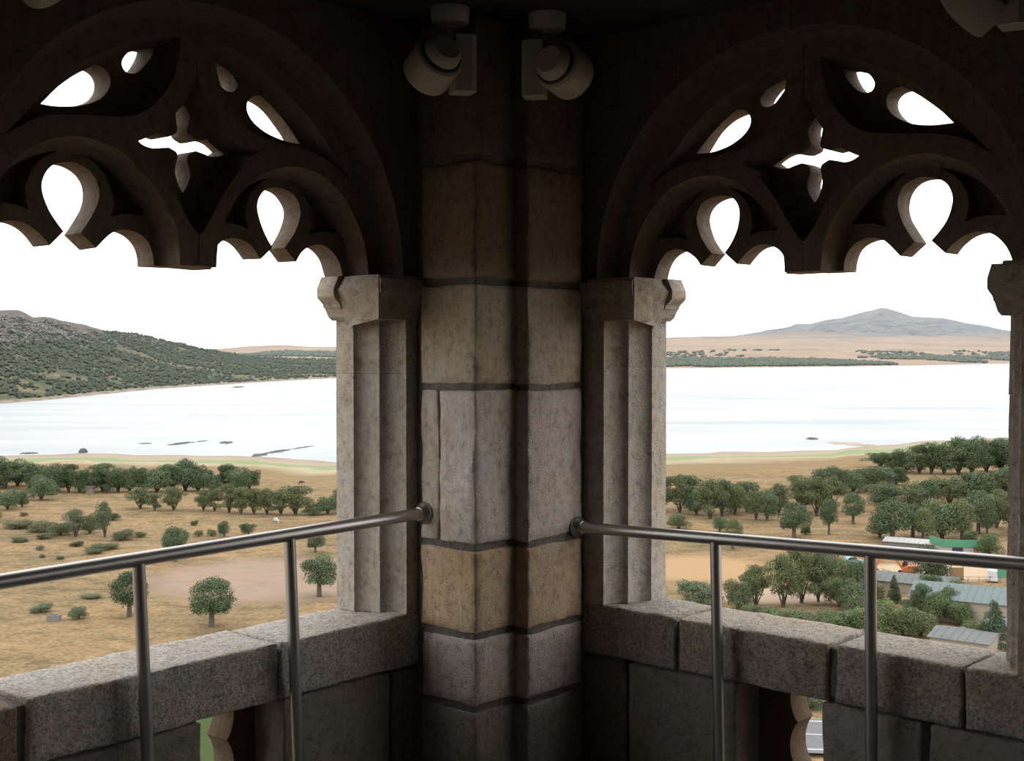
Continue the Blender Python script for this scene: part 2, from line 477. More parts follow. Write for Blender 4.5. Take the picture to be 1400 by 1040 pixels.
# ------------------------------------------------------------------ corner pier
pier = tag(empty('wall_corner', ST(0.3, 0.3, 0)), kind='structure')
ZL = [0.0, 0.328, 0.582, 0.896, 1.455, 1.827, 2.254, CEIL]
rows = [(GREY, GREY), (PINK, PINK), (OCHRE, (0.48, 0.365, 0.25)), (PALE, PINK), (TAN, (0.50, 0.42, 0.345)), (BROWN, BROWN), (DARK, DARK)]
mj = MB()
for lo, hi in (((0.10, -0.26, 0), (0.534, 0.287, CEIL)), ((-0.26, -0.26, 0), (0.325, 0.349, CEIL))):
    v, f = rough_box(ST, lo, hi, 3, res=0.06, amp=0.004); mj.add(v, f)
mo = sharp(mj.build('mortar_core', M['mortar'], pier, MORT), 50)
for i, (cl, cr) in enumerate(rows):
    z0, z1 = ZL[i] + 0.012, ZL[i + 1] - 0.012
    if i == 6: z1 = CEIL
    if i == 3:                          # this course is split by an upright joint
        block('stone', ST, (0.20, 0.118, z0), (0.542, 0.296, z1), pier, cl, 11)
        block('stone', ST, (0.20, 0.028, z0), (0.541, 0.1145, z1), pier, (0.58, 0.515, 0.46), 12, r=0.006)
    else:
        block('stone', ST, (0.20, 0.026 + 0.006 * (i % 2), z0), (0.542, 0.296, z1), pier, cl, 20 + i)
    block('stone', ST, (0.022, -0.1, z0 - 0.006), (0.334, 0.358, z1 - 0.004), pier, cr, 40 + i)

# ------------------------------------------------------------------ the two window walls
def window_wall(side, fr, c, aP, aR_near, aR_far, joints_near, joints_far, ledges, below, plate_x, wname, wall_name):
    w = tag(empty(wall_name, fr(c, 0, 0)), kind='structure')
    far_pier = 2 * c - aP + (0.04 if side == 'left' else 0.14)
    Efn, Eff = aR_near - aP + 0.02, far_pier - aR_far + 0.02
    for aR, sg, E, js, sd in ((aR_near, 1, Efn, joints_near, 1), (aR_far, -1, Eff, joints_far, 7)):
        zs = [0.634] + js + [1.694]
        for k in range(len(zs) - 1):
            tone = [(0.50, 0.46, 0.41), (0.48, 0.435, 0.38), (0.45, 0.40, 0.345)][k % 3]
            jamb_stone(fr, aR, sg, E, zs[k] + 0.0005, zs[k + 1] - 0.0005, w, tone, sd + k)
        capital(fr, aR, sg, E, w, (0.47, 0.42, 0.36), sg < 0)
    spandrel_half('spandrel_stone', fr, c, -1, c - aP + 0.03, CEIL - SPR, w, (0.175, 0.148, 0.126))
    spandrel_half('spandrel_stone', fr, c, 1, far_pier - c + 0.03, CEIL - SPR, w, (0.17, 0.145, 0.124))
    # ledge stones on a mortar bed
    for k, (a0, a1, dz, col) in enumerate(ledges):
        block('ledge_stone', fr, (a0, -0.275, 0.447), (a1, 0.004, 0.634 + dz), w, col, 60 + k + int(c * 10), M['ledge'], res=0.025, amp=0.0045, r=0.008)
    obj('mortar_bed', *rough_box(fr, (aP - 0.02, -0.255, 0.452), (far_pier + 0.02, -0.012, 0.618), 5, res=0.06), M['mortar'], w, MORT)
    for k, (a0, a1, col) in enumerate(below):
        block('parapet_stone', fr, (a0, -0.27, 0.0), (a1, -0.004, 0.436), w, col, 80 + k + int(c * 10))
        obj('mortar_bed', *rough_box(fr, (a0 + 0.012, -0.26, 0.40), (a1 - 0.012, -0.016, 0.46), 6, res=0.05), M['mortar'], w, MORT)
    # cusped piece in the parapet opening
    a0, a1, b0 = plate_x[0]
    pts = [(a0 - 0.02, 0.0), (a0 - 0.02, 0.446)]
    ed = []
    for i in range(41):
        z = 0.446 - 0.446 * i / 40
        ed.append((a1 - 0.030 * abs(math.sin((z + 0.03) * 19.0)) ** 0.7 + 0.012, z))
    pts += ed
    mb = MB(); v, f = fill(pts, [])
    m = len(pts)
    mb.add([fr(x, -0.16, z) for x, z in v], f); mb.add([fr(x, -0.272, z) for x, z in v], f)
    mb.add([fr(x, -0.16, z) for x, z in pts] + [fr(x, -0.272, z) for x, z in pts], [(i, (i + 1) % m, m + (i + 1) % m, m + i) for i in range(m)])
    sharp(mb.build('cusped_parapet_stone', M['stone'], w, (0.15, 0.108, 0.072)), 40)
    win = tag(empty(wname, fr(c, -0.2, SPR)), kind='structure')
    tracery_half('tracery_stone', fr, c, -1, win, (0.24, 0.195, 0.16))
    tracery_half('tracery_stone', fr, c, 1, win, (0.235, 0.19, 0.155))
    # the pier on the far side of the window
    fp = tag(empty('wall_pier_' + side, fr(far_pier + 0.25, 0, 0)), kind='structure')
    obj('mortar_core', *rough_box(fr, (far_pier + 0.008, -0.26, 0), (far_pier + 0.49, 0.287, CEIL), 4, res=0.08), M['mortar'], fp, MORT)
    for i, (cl, cr) in enumerate(rows):
        block('stone', fr, (far_pier, 0.026, ZL[i] + 0.012), (far_pier + 0.5, 0.296, ZL[i + 1] - (0.012 if i < 6 else 0)), fp, cl, 100 + i + int(c * 10), res=0.05)
    return far_pier + 0.5

C_L, C_R = 1.40, 1.205
LED = (0.64, 0.60, 0.55); LED2 = (0.50, 0.455, 0.40)
endL = window_wall('left', FL, C_L, 0.542, 0.684, 2.20, [0.97, 1.50], [1.2],
    [(0.50, 1.160, 0.0, LED), (1.172, 2.028, 0.0, (0.66, 0.61, 0.56)), (2.055, 2.26, -0.012, (0.36, 0.28, 0.23))],
    [(0.50, 0.655, DARK), (0.667, 1.141, GREY), (1.461, 2.03, GREY), (2.05, 2.27, DARK)], [(1.141, 1.246, 1.461)], 'window_1', 'wall_left')
endR = window_wall('right', FR, C_R, 0.358, 0.537, 1.862, [1.27, 1.52], [1.1, 1.45],
    [(0.33, 0.762, 0.0, LED2), (0.780, 1.352, 0.0, (0.55, 0.48, 0.405)), (1.382, 1.792, 0.0, (0.53, 0.48, 0.42)), (1.803, 2.20, 0.0, (0.52, 0.47, 0.41))],
    [(0.33, 0.545, DARK), (0.557, 1.008, GREY), (1.329, 1.665, (0.37, 0.34, 0.31)), (1.69, 2.21, GREY)], [(1.008, 1.150, 1.329)], 'window_2', 'wall_right')

# ------------------------------------------------------------------ rest of the belfry chamber
ROOM = 4.9
def plain_wall(name, pieces, fr):  # out of view; openings and solid walls chosen to shape the interior light
    w = tag(empty(name, fr(2.4, 0, 0)), kind='structure')
    for nm, lo, hi in pieces:
        mb = MB(); mb.box(lo, hi, fr); mb.build(nm, M['stone'], w, (0.15, 0.13, 0.112))
plain_wall('wall_left_far_bay', [('parapet', (endL, -0.27, 0), (ROOM, 0, 0.634)), ('lintel', (endL, -0.27, 2.45), (ROOM, 0, CEIL)), ('end_pier', (ROOM - 0.5, -0.27, 0.634), (ROOM, 0.0, 2.45))], FL)
plain_wall('wall_right_far_bay', [('parapet', (endR, -0.27, 0), (ROOM, 0, 0.634)), ('lintel', (endR, -0.27, 2.45), (ROOM, 0, CEIL)), ('end_pier', (ROOM - 0.5, -0.27, 0.634), (ROOM, 0.0, 2.45))], FR)
for nm, fr in (('wall_back_left', lambda a, n, z: ST(ROOM - n, a, z)), ('wall_back_right', lambda a, n, z: ST(a, ROOM - n, z))):
    plain_wall(nm, [('masonry', (0, -0.27, 0), (ROOM + 0.27, 0, CEIL))], fr)
mb = MB(); mb.box((-0.27, -0.27, CEIL), (ROOM + 0.27, ROOM + 0.27, CEIL + 0.25), ST)
tag(mb.build('ceiling', M['ceiling']), kind='structure')
mb = MB(); mb.box((-0.27, -0.27, -0.25), (ROOM + 0.27, ROOM + 0.27, 0.0), ST)
tag(mb.build('floor', M['floor']), kind='structure')
mb = MB(); mb.box((-0.27, -0.27, -41.0), (ROOM + 0.27, ROOM + 0.27, -0.25), ST)
tag(mb.build('wall_tower_shaft', M['stone'], None, GREY), kind='structure')

# ------------------------------------------------------------------ stainless handrails
def handrail(fr, n, p0, p1, posts, label):
    h = tag(empty('handrail', fr(posts[0][1], n, 0)), label, 'handrail')
    mb = MB(); mb.tube(fr(p0[0], n, p0[1]), fr(p1[0], n, p1[1]), 0.0212, seg=24)
    sharp(mb.build('top_rail', M['steel'], h), 40)
    zt = lambda a: p0[1] + (p1[1] - p0[1]) * (a - p0[0]) / (p1[0] - p0[0])
    for a_top, a_bot in posts:
        mb = MB(); mb.tube(fr(a_bot, n, 0.0), fr(a_top, n, zt(a_top) - 0.012), 0.0190, seg=20)
        sharp(mb.build('post', M['steel'], h), 40)
        mb = MB(); mb.lathe(fr(a_bot, n, 0.0), (0, 0, 1), [(0, 0.038), (0.006, 0.038), (0.010, 0.034), (0.011, 0.02)])
        sharp(mb.build('base_plate', M['steel'], h), 40)
    ax = (fr(p1[0], n, p1[1]) - fr(p0[0], n, p0[1]))
    mb = MB(); mb.lathe(fr(p0[0], n, p0[1]), ax, [(0, 0.040), (0.006, 0.040), (0.014, 0.036), (0.024, 0.0245), (0.030, 0.0235), (0.031, 0.02)])
    sharp(mb.build('wall_flange', M['steel'], h), 40)
    return h
handrail(FL, 0.045, (0.544, 0.999), (2.40, 0.972), [(1.155, 1.113), (1.707, 1.664)], 'stainless steel handrail on the left, fixed to the corner pier, rising towards it')
handrail(FR, 0.055, (0.360, 0.925), (2.25, 0.982), [(0.961, 0.985), (1.522, 1.536)], 'stainless steel handrail on the right, fixed lower on the corner pier')

# ------------------------------------------------------------------ spotlights under the ceiling
def spotlight(loc, aim, label, box_side):
    """loc: centre of the ceiling cap; aim: direction of the beam; box_side: where the gear box hangs"""
    x, y = loc
    L = tag(empty('spotlight', (x, y, CEIL)), label, 'spotlight', 'ivory spotlights under the belfry ceiling')
    bs = Vector(box_side).normalized(); up = Vector((0, 0, 1)); side = up.cross(bs)
    mb = MB(); mb.lathe((x, y, CEIL), (0, 0, -1), [(0, 0.066), (0.026, 0.066), (0.030, 0.064), (0.047, 0.064), (0.052, 0.060), (0.053, 0.02)], 32)
    sharp(mb.build('ceiling_cap', M['lamp'], L), 40)
    mb = MB(); mb.tube((x, y, CEIL - 0.05), (x, y, CEIL - 0.10), 0.013, seg=14)
    mb.lathe((x, y, CEIL - 0.052), (0, 0, -1), [(0, 0.022), (0.018, 0.022), (0.022, 0.014)], 16)
    sharp(mb.build('stem', M['lamp'], L), 40)
    c = Vector((x, y, CEIL - 0.185)) + bs * 0.045
    mb = MB()
    pr = [(-0.038, -0.045), (0.020, -0.05), (0.038, -0.036), (0.038, 0.036), (0.020, 0.05), (-0.038, 0.045)]
    mb.prism([c + bs * p + side * q + up * 0.092 for p, q in pr], (0, 0, -0.19))
    mb.build('gear_box', M['lamp'], L)
    a = Vector(aim).normalized()
    hc = Vector((x, y, CEIL - 0.185)) - bs * 0.055 + Vector((0, -0.02, -0.01))
    mb = MB(); mb.lathe(hc - a * 0.050, a, [(0, 0.070), (0.006, 0.082), (0.012, 0.085), (0.108, 0.087), (0.113, 0.085), (0.114, 0.078), (0.105, 0.074)], 40)
    hd = sharp(mb.build('lamp_head', M['lamp'], L), 40)
    mb = MB(); mb.lathe(hc - a * 0.058, a, [(0, 0.068), (0.006, 0.074), (0.012, 0.070)], 40)  # solid ring whose black paints the shade between head and rear cap
    sharp(mb.build('shadow_ring', M['lamp_dark'], L), 40)
    mb = MB(); mb.lathe(hc - a * 0.095, a, [(0, 0.046), (0.004, 0.050), (0.020, 0.062), (0.042, 0.066)], 40)
    sharp(mb.build('rear_cap', M['lamp'], L), 30)
    mb = MB(); mb.lathe(hc + a * 0.048, a, [(0, 0.074), (0.004, 0.074)], 40)
    mb.build('front_glass', M['glass'], L)
    mb = MB(); mb.tube(hc, c, 0.012, seg=12)
    mb.build('pivot_arm', M['lamp'], L)
    return L
spotlight((-0.21, 4.255), (-0.48, 0.72, -0.42), 'ivory spotlight left of the corner pier top, drum head tilted down left', (0.9, 0.3, 0))
spotlight((0.122, 4.335), (0.55, 0.78, -0.20), 'ivory spotlight right of the corner pier top, drum head turned right', (-0.9, 0.2, 0))
pl = ST(2.16, 0.26, 0); pr_ = ST(0.26, 1.97, 0)
spotlight((pl.x, pl.y), (0.35, 0.75, -0.45), 'ivory spotlight cut off by the upper left corner of the picture', (-0.6, -0.8, 0))
spotlight((pr_.x, pr_.y), (-0.55, 0.6, -0.55), 'ivory spotlight cut off by the upper right corner of the picture', (0.8, -0.5, 0))
# ------------------------------------------------------------------ landscape helpers
LAKE = -44.0
EYE = 1.6
HOR = 472.8
def px_dir(x): return (x - 700.0) / 1700.0          # lateral slope for a picture column
def interp(tab, x):
    if x <= tab[0][0]: return tab[0][1]
    for (a, b), (c, d) in zip(tab[:-1], tab[1:]):
        if x <= c: return b + (d - b) * (x - a) / (c - a)
    return tab[-1][1]
def fwd(y, z): return (EYE - z) * 1700.0 / (y - HOR)  # forward distance of a level point seen at row y
# forward distance of the near shore for each lateral slope X/Y
SHORE = [(px_dir(x), fwd(y, LAKE)) for x, y in ((-400, 640), (0, 624), (40, 622), (100, 620), (197, 622.5), (330, 624), (380, 627), (455, 631), (600, 628), (915, 620), (1050, 617), (1140, 615), (1157, 611.5), (1200, 610), (1225, 609), (1275, 602), (1380, 599), (1700, 594))]
def ground_z(X, Y):
    if Y < 20: return -40.0
    d = interp(SHORE, X / Y) + noise.noise(Vector((X * 0.02, Y * 0.02, 5))) * 5 - Y
    return LAKE + max(-4.0, min(4.0, d * 0.026 if d < 60 else 1.56 + (d - 60) * 0.0175))
def on_ground(x, y):                                # world point on the ground seen at a picture point
    k = px_dir(x); lo, hi = 60.0, 900.0
    for _ in range(50):
        m = (lo + hi) / 2
        row = HOR + (EYE - ground_z(k * m, m)) * 1700.0 / m
        if row > y: lo = m
        else: hi = m
    return Vector((k * lo, lo, ground_z(k * lo, lo)))

def grid_mesh(name, us, vs, fn, mat, kind='structure'):
    v = [fn(a, b) for b in vs for a in us]
    n = len(us)
    f = [(j * n + i, j * n + i + 1, (j + 1) * n + i + 1, (j + 1) * n + i) for j in range(len(vs) - 1) for i in range(n - 1)]
    o = obj(name, v, f, mat, None, None, True, False)
    return tag(o, kind=kind)

# --- ground: dry meadow, bare clearing, green and sandy strips along the water
gm, nt, b = new_mat('dry_meadow')
b.inputs['Roughness'].default_value = 1.0; b.inputs['Specular IOR Level'].default_value = 0.05
geo = N(nt, 'ShaderNodeNewGeometry'); pos = geo.outputs['Position']
sep = N(nt, 'ShaderNodeSeparateXYZ'); nt.links.new(pos, sep.inputs[0])
def vscale(sx, sy):
    m = N(nt, 'ShaderNodeMapping'); m.inputs['Scale'].default_value = (sx, sy, 1); nt.links.new(pos, m.inputs['Vector']); return m.outputs['Vector']
g1 = noise_tex(nt, vscale(0.035, 0.05), 1.0, 8, 0.62)
g2 = noise_tex(nt, vscale(0.22, 0.30), 1.0, 8, 0.7)
g3 = noise_tex(nt, vscale(1.3, 1.6), 1.0, 4, 0.7)
base = ramp(nt, g1, [(0.30, (0.130, 0.100, 0.056)), (0.5, (0.20, 0.142, 0.080)), (0.70, (0.235, 0.158, 0.084))])
base = mix(nt, 'MULTIPLY', 1.0, base, ramp(nt, g2, [(0.30, (0.48, 0.50, 0.47)), (0.5, (1, 1, 1)), (0.70, (1.30, 1.25, 1.18))]))
base = mix(nt, 'MULTIPLY', 0.8, base, ramp(nt, g3, [(0.32, (0.50, 0.50, 0.46)), (0.58, (1.15, 1.13, 1.1))]))
scrub = ramp(nt, noise_tex(nt, vscale(0.06, 0.11), 1.0, 9, 0.75), [(0.56, (0, 0, 0)), (0.66, (0.75, 0.75, 0.75))])
base = mix(nt, 'MIX', scrub, base, (0.11, 0.098, 0.055))
def blob(cx, cy, rx, ry, soft, col, src, wob=0.5):   # bare patches with ragged rims
    s = N(nt, 'ShaderNodeMapping', vector_type='POINT')
    s.inputs['Location'].default_value = (-cx / rx, -cy / ry, 0); s.inputs['Scale'].default_value = (1 / rx, 1 / ry, 0)
    nt.links.new(pos, s.inputs['Vector'])
    ln = N(nt, 'ShaderNodeVectorMath', operation='LENGTH'); nt.links.new(s.outputs['Vector'], ln.inputs[0])
    add = N(nt, 'ShaderNodeMath', operation='MULTIPLY_ADD'); nt.links.new(g2, add.inputs[0]); add.inputs[1].default_value = wob
    nt.links.new(ln.outputs['Value'], add.inputs[2])
    f = ramp(nt, add.outputs[0], [(max(0.0, (1 + wob * 0.5 - soft) * 0.5), (1, 1, 1)), ((1 + wob * 0.5) * 0.5, (0, 0, 0))])
    # the ramp works on half units so that the radius can exceed one
    half = N(nt, 'ShaderNodeMath', operation='MULTIPLY'); nt.links.new(add.outputs[0], half.inputs[0]); half.inputs[1].default_value = 0.5
    nt.links.new(half.outputs[0], f.node.inputs['Fac'])
    return mix(nt, 'MIX', f, src, col)
dirt = mix(nt, 'MULTIPLY', 1.0, (0.235, 0.172, 0.130), ramp(nt, g2, [(0.3, (0.86, 0.86, 0.88)), (0.7, (1.1, 1.08, 1.04))]))
c0 = on_ground(372, 792)
base = blob(c0.x, c0.y, 26, 24, 0.35, dirt, base, 0.35)
c1 = on_ground(960, 778)
base = blob(c1.x, c1.y, 16, 17, 0.4, (0.30, 0.195, 0.105), base, 0.4)
c2 = on_ground(1070, 815)
base = blob(c2.x, c2.y, 15, 8, 0.3, (0.30, 0.225, 0.16), base, 0.3)
c3 = on_ground(1300, 783)
base = blob(c3.x, c3.y, 24, 10, 0.3, (0.36, 0.275, 0.185), base, 0.3)
c4 = Vector((-36, 128, 0))
base = blob(c4.x, c4.y, 26, 22, 0.3, (0.045, 0.065, 0.022), base, 0.3)
# strips by height above the lake
zz = N(nt, 'ShaderNodeMath', operation='MULTIPLY_ADD'); nt.links.new(g1, zz.inputs[0]); zz.inputs[1].default_value = 0.9; nt.links.new(sep.outputs['Z'], zz.inputs[2])
mr = N(nt, 'ShaderNodeMapRange'); nt.links.new(zz.outputs[0], mr.inputs['Value'])
mr.inputs['From Min'].default_value = LAKE + 0.45; mr.inputs['From Max'].default_value = LAKE + 4.45
strip_col = ramp(nt, mr.outputs['Result'], [(0.0, (0.25, 0.20, 0.155)), (0.15, (0.29, 0.235, 0.175)), (0.18, (0.19, 0.225, 0.12)), (0.29, (0.20, 0.22, 0.12)), (0.32, (0.31, 0.265, 0.18)), (0.39, (0.25, 0.195, 0.12)), (0.45, (0.185, 0.13, 0.075)), (0.58, (0.2, 0.14, 0.07))])
sfac = ramp(nt, mr.outputs['Result'], [(0.50, (1, 1, 1)), (0.66, (0, 0, 0))])
base = mix(nt, 'MIX', sfac, base, mix(nt, 'MULTIPLY', 0.6, strip_col, ramp(nt, g2, [(0.3, (0.8, 0.82, 0.8)), (0.7, (1.1, 1.1, 1.1))])))
nt.links.new(base, b.inputs['Base Color'])
bump(nt, b, g3, 0.6, 0.35)
ys = [8, 25, 45, 70] + [90 + 6 * i for i in range(102)] + [720, 760]
ks = [-6, -3, -2, -1.4, -1.0] + [-0.75 + 1.5 * i / 150 for i in range(151)] + [1.0, 1.4, 2, 3, 6]
def gpt(k, y):
    X = k * y if y > 60 else k * 60
    return (X, y, ground_z(X, y) + noise.noise(Vector((X * 0.05, y * 0.05, 0))) * 0.25)
ground = grid_mesh('ground', ks, ys, gpt, gm)
behind = grid_mesh('ground_behind', [-600 + 60 * i for i in range(21)], [-900, -600, -300, -100, 0, 12], lambda a, y: (a, y, -40.05), gm)

# --- lake
wm, nt, b = new_mat('lake_water')
b.inputs['Base Color'].default_value = (0.16, 0.18, 0.185, 1)
b.inputs['Roughness'].default_value = 0.12
b.inputs['IOR'].default_value = 1.25
geo = N(nt, 'ShaderNodeNewGeometry')
mp = N(nt, 'ShaderNodeMapping'); mp.inputs['Scale'].default_value = (0.004, 0.018, 1); nt.links.new(geo.outputs['Position'], mp.inputs['Vector'])
nf = noise_tex(nt, mp.outputs['Vector'], 1.0, 7, 0.65)
rr = ramp(nt, nf, [(0.35, (0.28, 0.28, 0.28)), (0.65, (0.40, 0.40, 0.40))])
nt.links.new(rr, b.inputs['Roughness'])
lk = [-2.0 + 4.0 * i / 24 for i in range(25)]
lake = grid_mesh('lake', lk, [300, 500, 800, 1300, 2000, 3000, 4500, 7000, 16000], lambda k, y: (k * y, y, LAKE), wm)

# --- hills
def hill_mat(name, stops, rock, rock_lo, rock_hi, sc, speck=0.0, tree=(0.045, 0.06, 0.035), sand=None, lo=0.6, hi=1.2):
    m, nt, b = new_mat(name)
    b.inputs['Roughness'].default_value = 1.0; b.inputs['Specular IOR Level'].default_value = 0.03
    geo = N(nt, 'ShaderNodeNewGeometry'); pos = geo.outputs['Position']
    sp = N(nt, 'ShaderNodeSeparateXYZ'); nt.links.new(pos, sp.inputs[0])
    n1 = noise_tex(nt, pos, sc, 9, 0.68)
    n2 = noise_tex(nt, pos, sc * 5, 6, 0.7)
    c = ramp(nt, n1, stops)
    h = N(nt, 'ShaderNodeMapRange'); nt.links.new(sp.outputs['Z'], h.inputs['Value'])
    h.inputs['From Min'].default_value = rock_lo; h.inputs['From Max'].default_value = rock_hi
    ad = N(nt, 'ShaderNodeMath', operation='MULTIPLY_ADD'); nt.links.new(n1, ad.inputs[0]); ad.inputs[1].default_value = 1.6; nt.links.new(h.outputs['Result'], ad.inputs[2])
    rf = N(nt, 'ShaderNodeMapRange'); nt.links.new(ad.outputs[0], rf.inputs['Value']); rf.inputs['From Min'].default_value = 1.15; rf.inputs['From Max'].default_value = 1.45
    c = mix(nt, 'MIX', rf.outputs['Result'], c, mix(nt, 'MULTIPLY', 1.0, rock, ramp(nt, n2, [(0.3, (lo, lo, lo * 1.03)), (0.7, (hi, hi * 0.97, hi * 0.93))])))
    if sand:
        sh_ = N(nt, 'ShaderNodeMapRange'); nt.links.new(sp.outputs['Z'], sh_.inputs['Value'])
        sh_.inputs['From Min'].default_value = LAKE + 2.2; sh_.inputs['From Max'].default_value = LAKE + 1.2
        c = mix(nt, 'MIX', sh_.outputs['Result'], c, sand)
    if speck:
        c = mix(nt, 'MIX', ramp(nt, n2, [(0.50, (0, 0, 0)), (0.56, (speck, speck, speck))]), c, tree)
    nt.links.new(c, b.inputs['Base Color'])
    return m
def fbm(x, y, s, o=5): return noise.fractal(Vector((x * s, y * s, 3.3)), 1.0, 2.0, o)
# near hill across the water on the left
H_SH = [(px_dir(x), fwd(y, LAKE)) for x, y in ((-500, 600), (-200, 572), (0, 552), (50, 548), (100, 543), (150, 538), (200, 533), (300, 526), (400, 520), (455, 517), (560, 512), (760, 508))]
H_RD = [(px_dir(x), y) for x, y in ((-500, 400), (-200, 410), (-60, 418), (0, 422), (25, 424), (45, 431), (75, 434), (110, 441), (150, 452), (190, 456), (225, 465), (250, 470), (275, 476), (300, 480), (340, 487), (400, 490), (455, 491), (560, 497), (760, 503))]
def hill_z(k, f):
    sh = interp(H_SH, k); R = sh * 1.75; Y = sh + (R - sh) * f
    zr = EYE + (HOR - interp(H_RD, k)) * R / 1700.0
    if f <= 1: t = LAKE + 0.6 + (zr - LAKE - 0.6) * (0.10 * f + 0.90 * f ** 1.35) if f > 0 else LAKE + f * 30
    else: t = zr - (f - 1) * 90
    amp = max(0.0, min(1.0, f * 4)) * (1.0 if f < 0.9 else 0.6) * max(0.12, min(1, (zr - LAKE) / 120))
    return Vector((k * Y, Y, t + fbm(k * Y, Y, 0.012) * 7.0 * amp + fbm(k * Y, Y, 0.05) * 1.6 * amp))
hm = hill_mat('scrub_hillside', [(0.38, (0.055, 0.065, 0.04)), (0.52, (0.09, 0.085, 0.055)), (0.62, (0.17, 0.125, 0.08)), (0.74, (0.25, 0.18, 0.10))], (0.105, 0.090, 0.084), -35, 45, 0.014, 0.6, sand=(0.22, 0.18, 0.145), lo=0.4, hi=1.7)
hill = grid_mesh('hillside', [px_dir(-480 + 4.2 * i) for i in range(290)], [-0.06, 0, 0.02, 0.05] + [0.08 + 0.0245 * i for i in range(38)] + [1.06, 1.2, 1.5], hill_z, hm)
# far shore, plain and mountain on the right, low hills behind the left
F_SH = [(px_dir(x), fwd(y, LAKE)) for x, y in ((-600, 497), (0, 497), (455, 497), (700, 502), (912, 503.5), (1150, 501), (1260, 499.5), (1383, 497), (1900, 494))]
F_PL = [(px_dir(x), y) for x, y in ((-600, 480), (250, 480), (300, 476.5), (340, 473), (385, 471), (430, 473.5), (455, 474), (600, 470), (800, 464), (912, 462), (960, 460), (1010, 458.5), (1060, 457), (1150, 459), (1300, 462), (1383, 465), (1900, 468))]
M_RD = [(px_dir(x), y) for x, y in ((-600, 485), (700, 478), (912, 468), (985, 462), (1020, 457), (1050, 450.5), (1075, 447), (1090, 442.5), (1108, 442), (1130, 436.5), (1150, 434), (1170, 428.5), (1190, 424), (1203, 420), (1212, 420.5), (1225, 425), (1245, 431), (1268, 432.5), (1292, 434), (1310, 438.5), (1345, 444), (1383, 451), (1450, 460), (1900, 470))]
def far_z(k, f):
    sh = interp(F_SH, k)
    if f <= 1:                          # plain climbing away from the water
        Y = sh + (6200 - sh) * f
        zp = EYE + (HOR - interp(F_PL, k)) * 6200 / 1700.0
        z = LAKE + 1 + (zp - LAKE) * (0.35 * f + 0.65 * f * f) if f > 0 else LAKE + f * 60
        z += fbm(k * Y, Y, 0.0016) * 9 * min(1, max(0, f * 3)) * (1 - f * 0.6)
    else:                               # mountain behind
        Y = 6200 + 3000 * (f - 1)
        zp = EYE + (HOR - interp(F_PL, k)) * 6200 / 1700.0
        zm = EYE + (HOR - interp(M_RD, k)) * 9200 / 1700.0
        g = f - 1
        z = zp + (zm - zp) * (g ** 1.15) if g <= 1 else zm - (g - 1) * 700
        rid = max(0.0, min(1.0, (zm - 30) / 150))
        z += (fbm(k * Y * 1.2, Y * 0.5, 0.0022, 6) * 42 + fbm(k * Y, Y, 0.009) * 9) * rid * (math.sin(math.pi * min(1, g)) ** 0.6 if g < 1 else 0.1) - (12 * (1 - rid) if g > 0.02 else 0)
        z += fbm(k * Y, Y, 0.006) * 5 * rid
    return Vector((k * Y, Y, z))
fm = hill_mat('dry_plain_and_mountain', [(0.34, (0.165, 0.125, 0.09)), (0.48, (0.24, 0.175, 0.125)), (0.62, (0.27, 0.195, 0.135)), (0.75, (0.30, 0.235, 0.165))], (0.072, 0.073, 0.078), -5, 110, 0.0022, 0.30, (0.09, 0.085, 0.065), lo=0.35, hi=2.8)  # grey and tan patches also put relief shading into the rock colour
grid_mesh('mountain', [px_dir(-500 + 6 * i) for i in range(400)], [-0.03, 0, 0.015] + [0.04 + 0.04 * i for i in range(25)] + [1.02 + 0.03 * i for i in range(34)] + [2.1, 2.4], far_z, fm)

# --- scattered holm-oak scrub too small and dense to count, real geometry
OCT_V = [(1, 0, 0), (-1, 0, 0), (0, 1, 0), (0, -1, 0), (0, 0, 1), (0, 0, -0.6), (0.6, 0.6, 0.5), (-0.6, 0.6, 0.5), (-0.6, -0.6, 0.5), (0.6, -0.6, 0.5)]
OCT_F = [(0, 6, 9), (0, 2, 6), (2, 7, 6), (2, 1, 7), (1, 8, 7), (1, 3, 8), (3, 9, 8), (3, 0, 9), (4, 6, 7), (4, 7, 8), (4, 8, 9), (4, 9, 6), (5, 2, 0), (5, 1, 2), (5, 3, 1), (5, 0, 3)]
def scatter(name, pts, mat, label):
    v = []; f = []
    for p, r, h in pts:
        a = random.random() * 6.28; ca, sa = math.cos(a), math.sin(a); b0 = len(v)
        for x, y, z in OCT_V:
            j = 0.75 + random.random() * 0.5
            v.append((p[0] + (x * ca - y * sa) * r * j, p[1] + (x * sa + y * ca) * r * j, p[2] + (z + 0.35) * h * j))
        f += [tuple(i + b0 for i in q) for q in OCT_F]
    return tag(obj(name, v, f, mat, None, None, False, False), label, 'scrub', kind='stuff')
def leaf_mat(name, lo, hi, scale=0.5):
    m, nt, b = new_mat(name)
    b.inputs['Roughness'].default_value = 0.75; b.inputs['Specular IOR Level'].default_value = 0.2
    oi = N(nt, 'ShaderNodeObjectInfo'); tc = N(nt, 'ShaderNodeNewGeometry')
    f = noise_tex(nt, tc.outputs['Position'], scale, 5, 0.7)
    ad = N(nt, 'ShaderNodeMath', operation='MULTIPLY_ADD'); nt.links.new(oi.outputs['Random'], ad.inputs[0]); ad.inputs[1].default_value = 0.3; nt.links.new(f, ad.inputs[2])
    c = ramp(nt, ad.outputs[0], [(0.35, lo), (0.95, hi)])
    c = mix(nt, 'MULTIPLY', 1.0, c, oi.outputs['Color'])
    nt.links.new(c, b.inputs['Base Color'])
    return m
M['leaf'] = leaf_mat('tree_leaves', (0.054, 0.072, 0.038), (0.118, 0.138, 0.074))
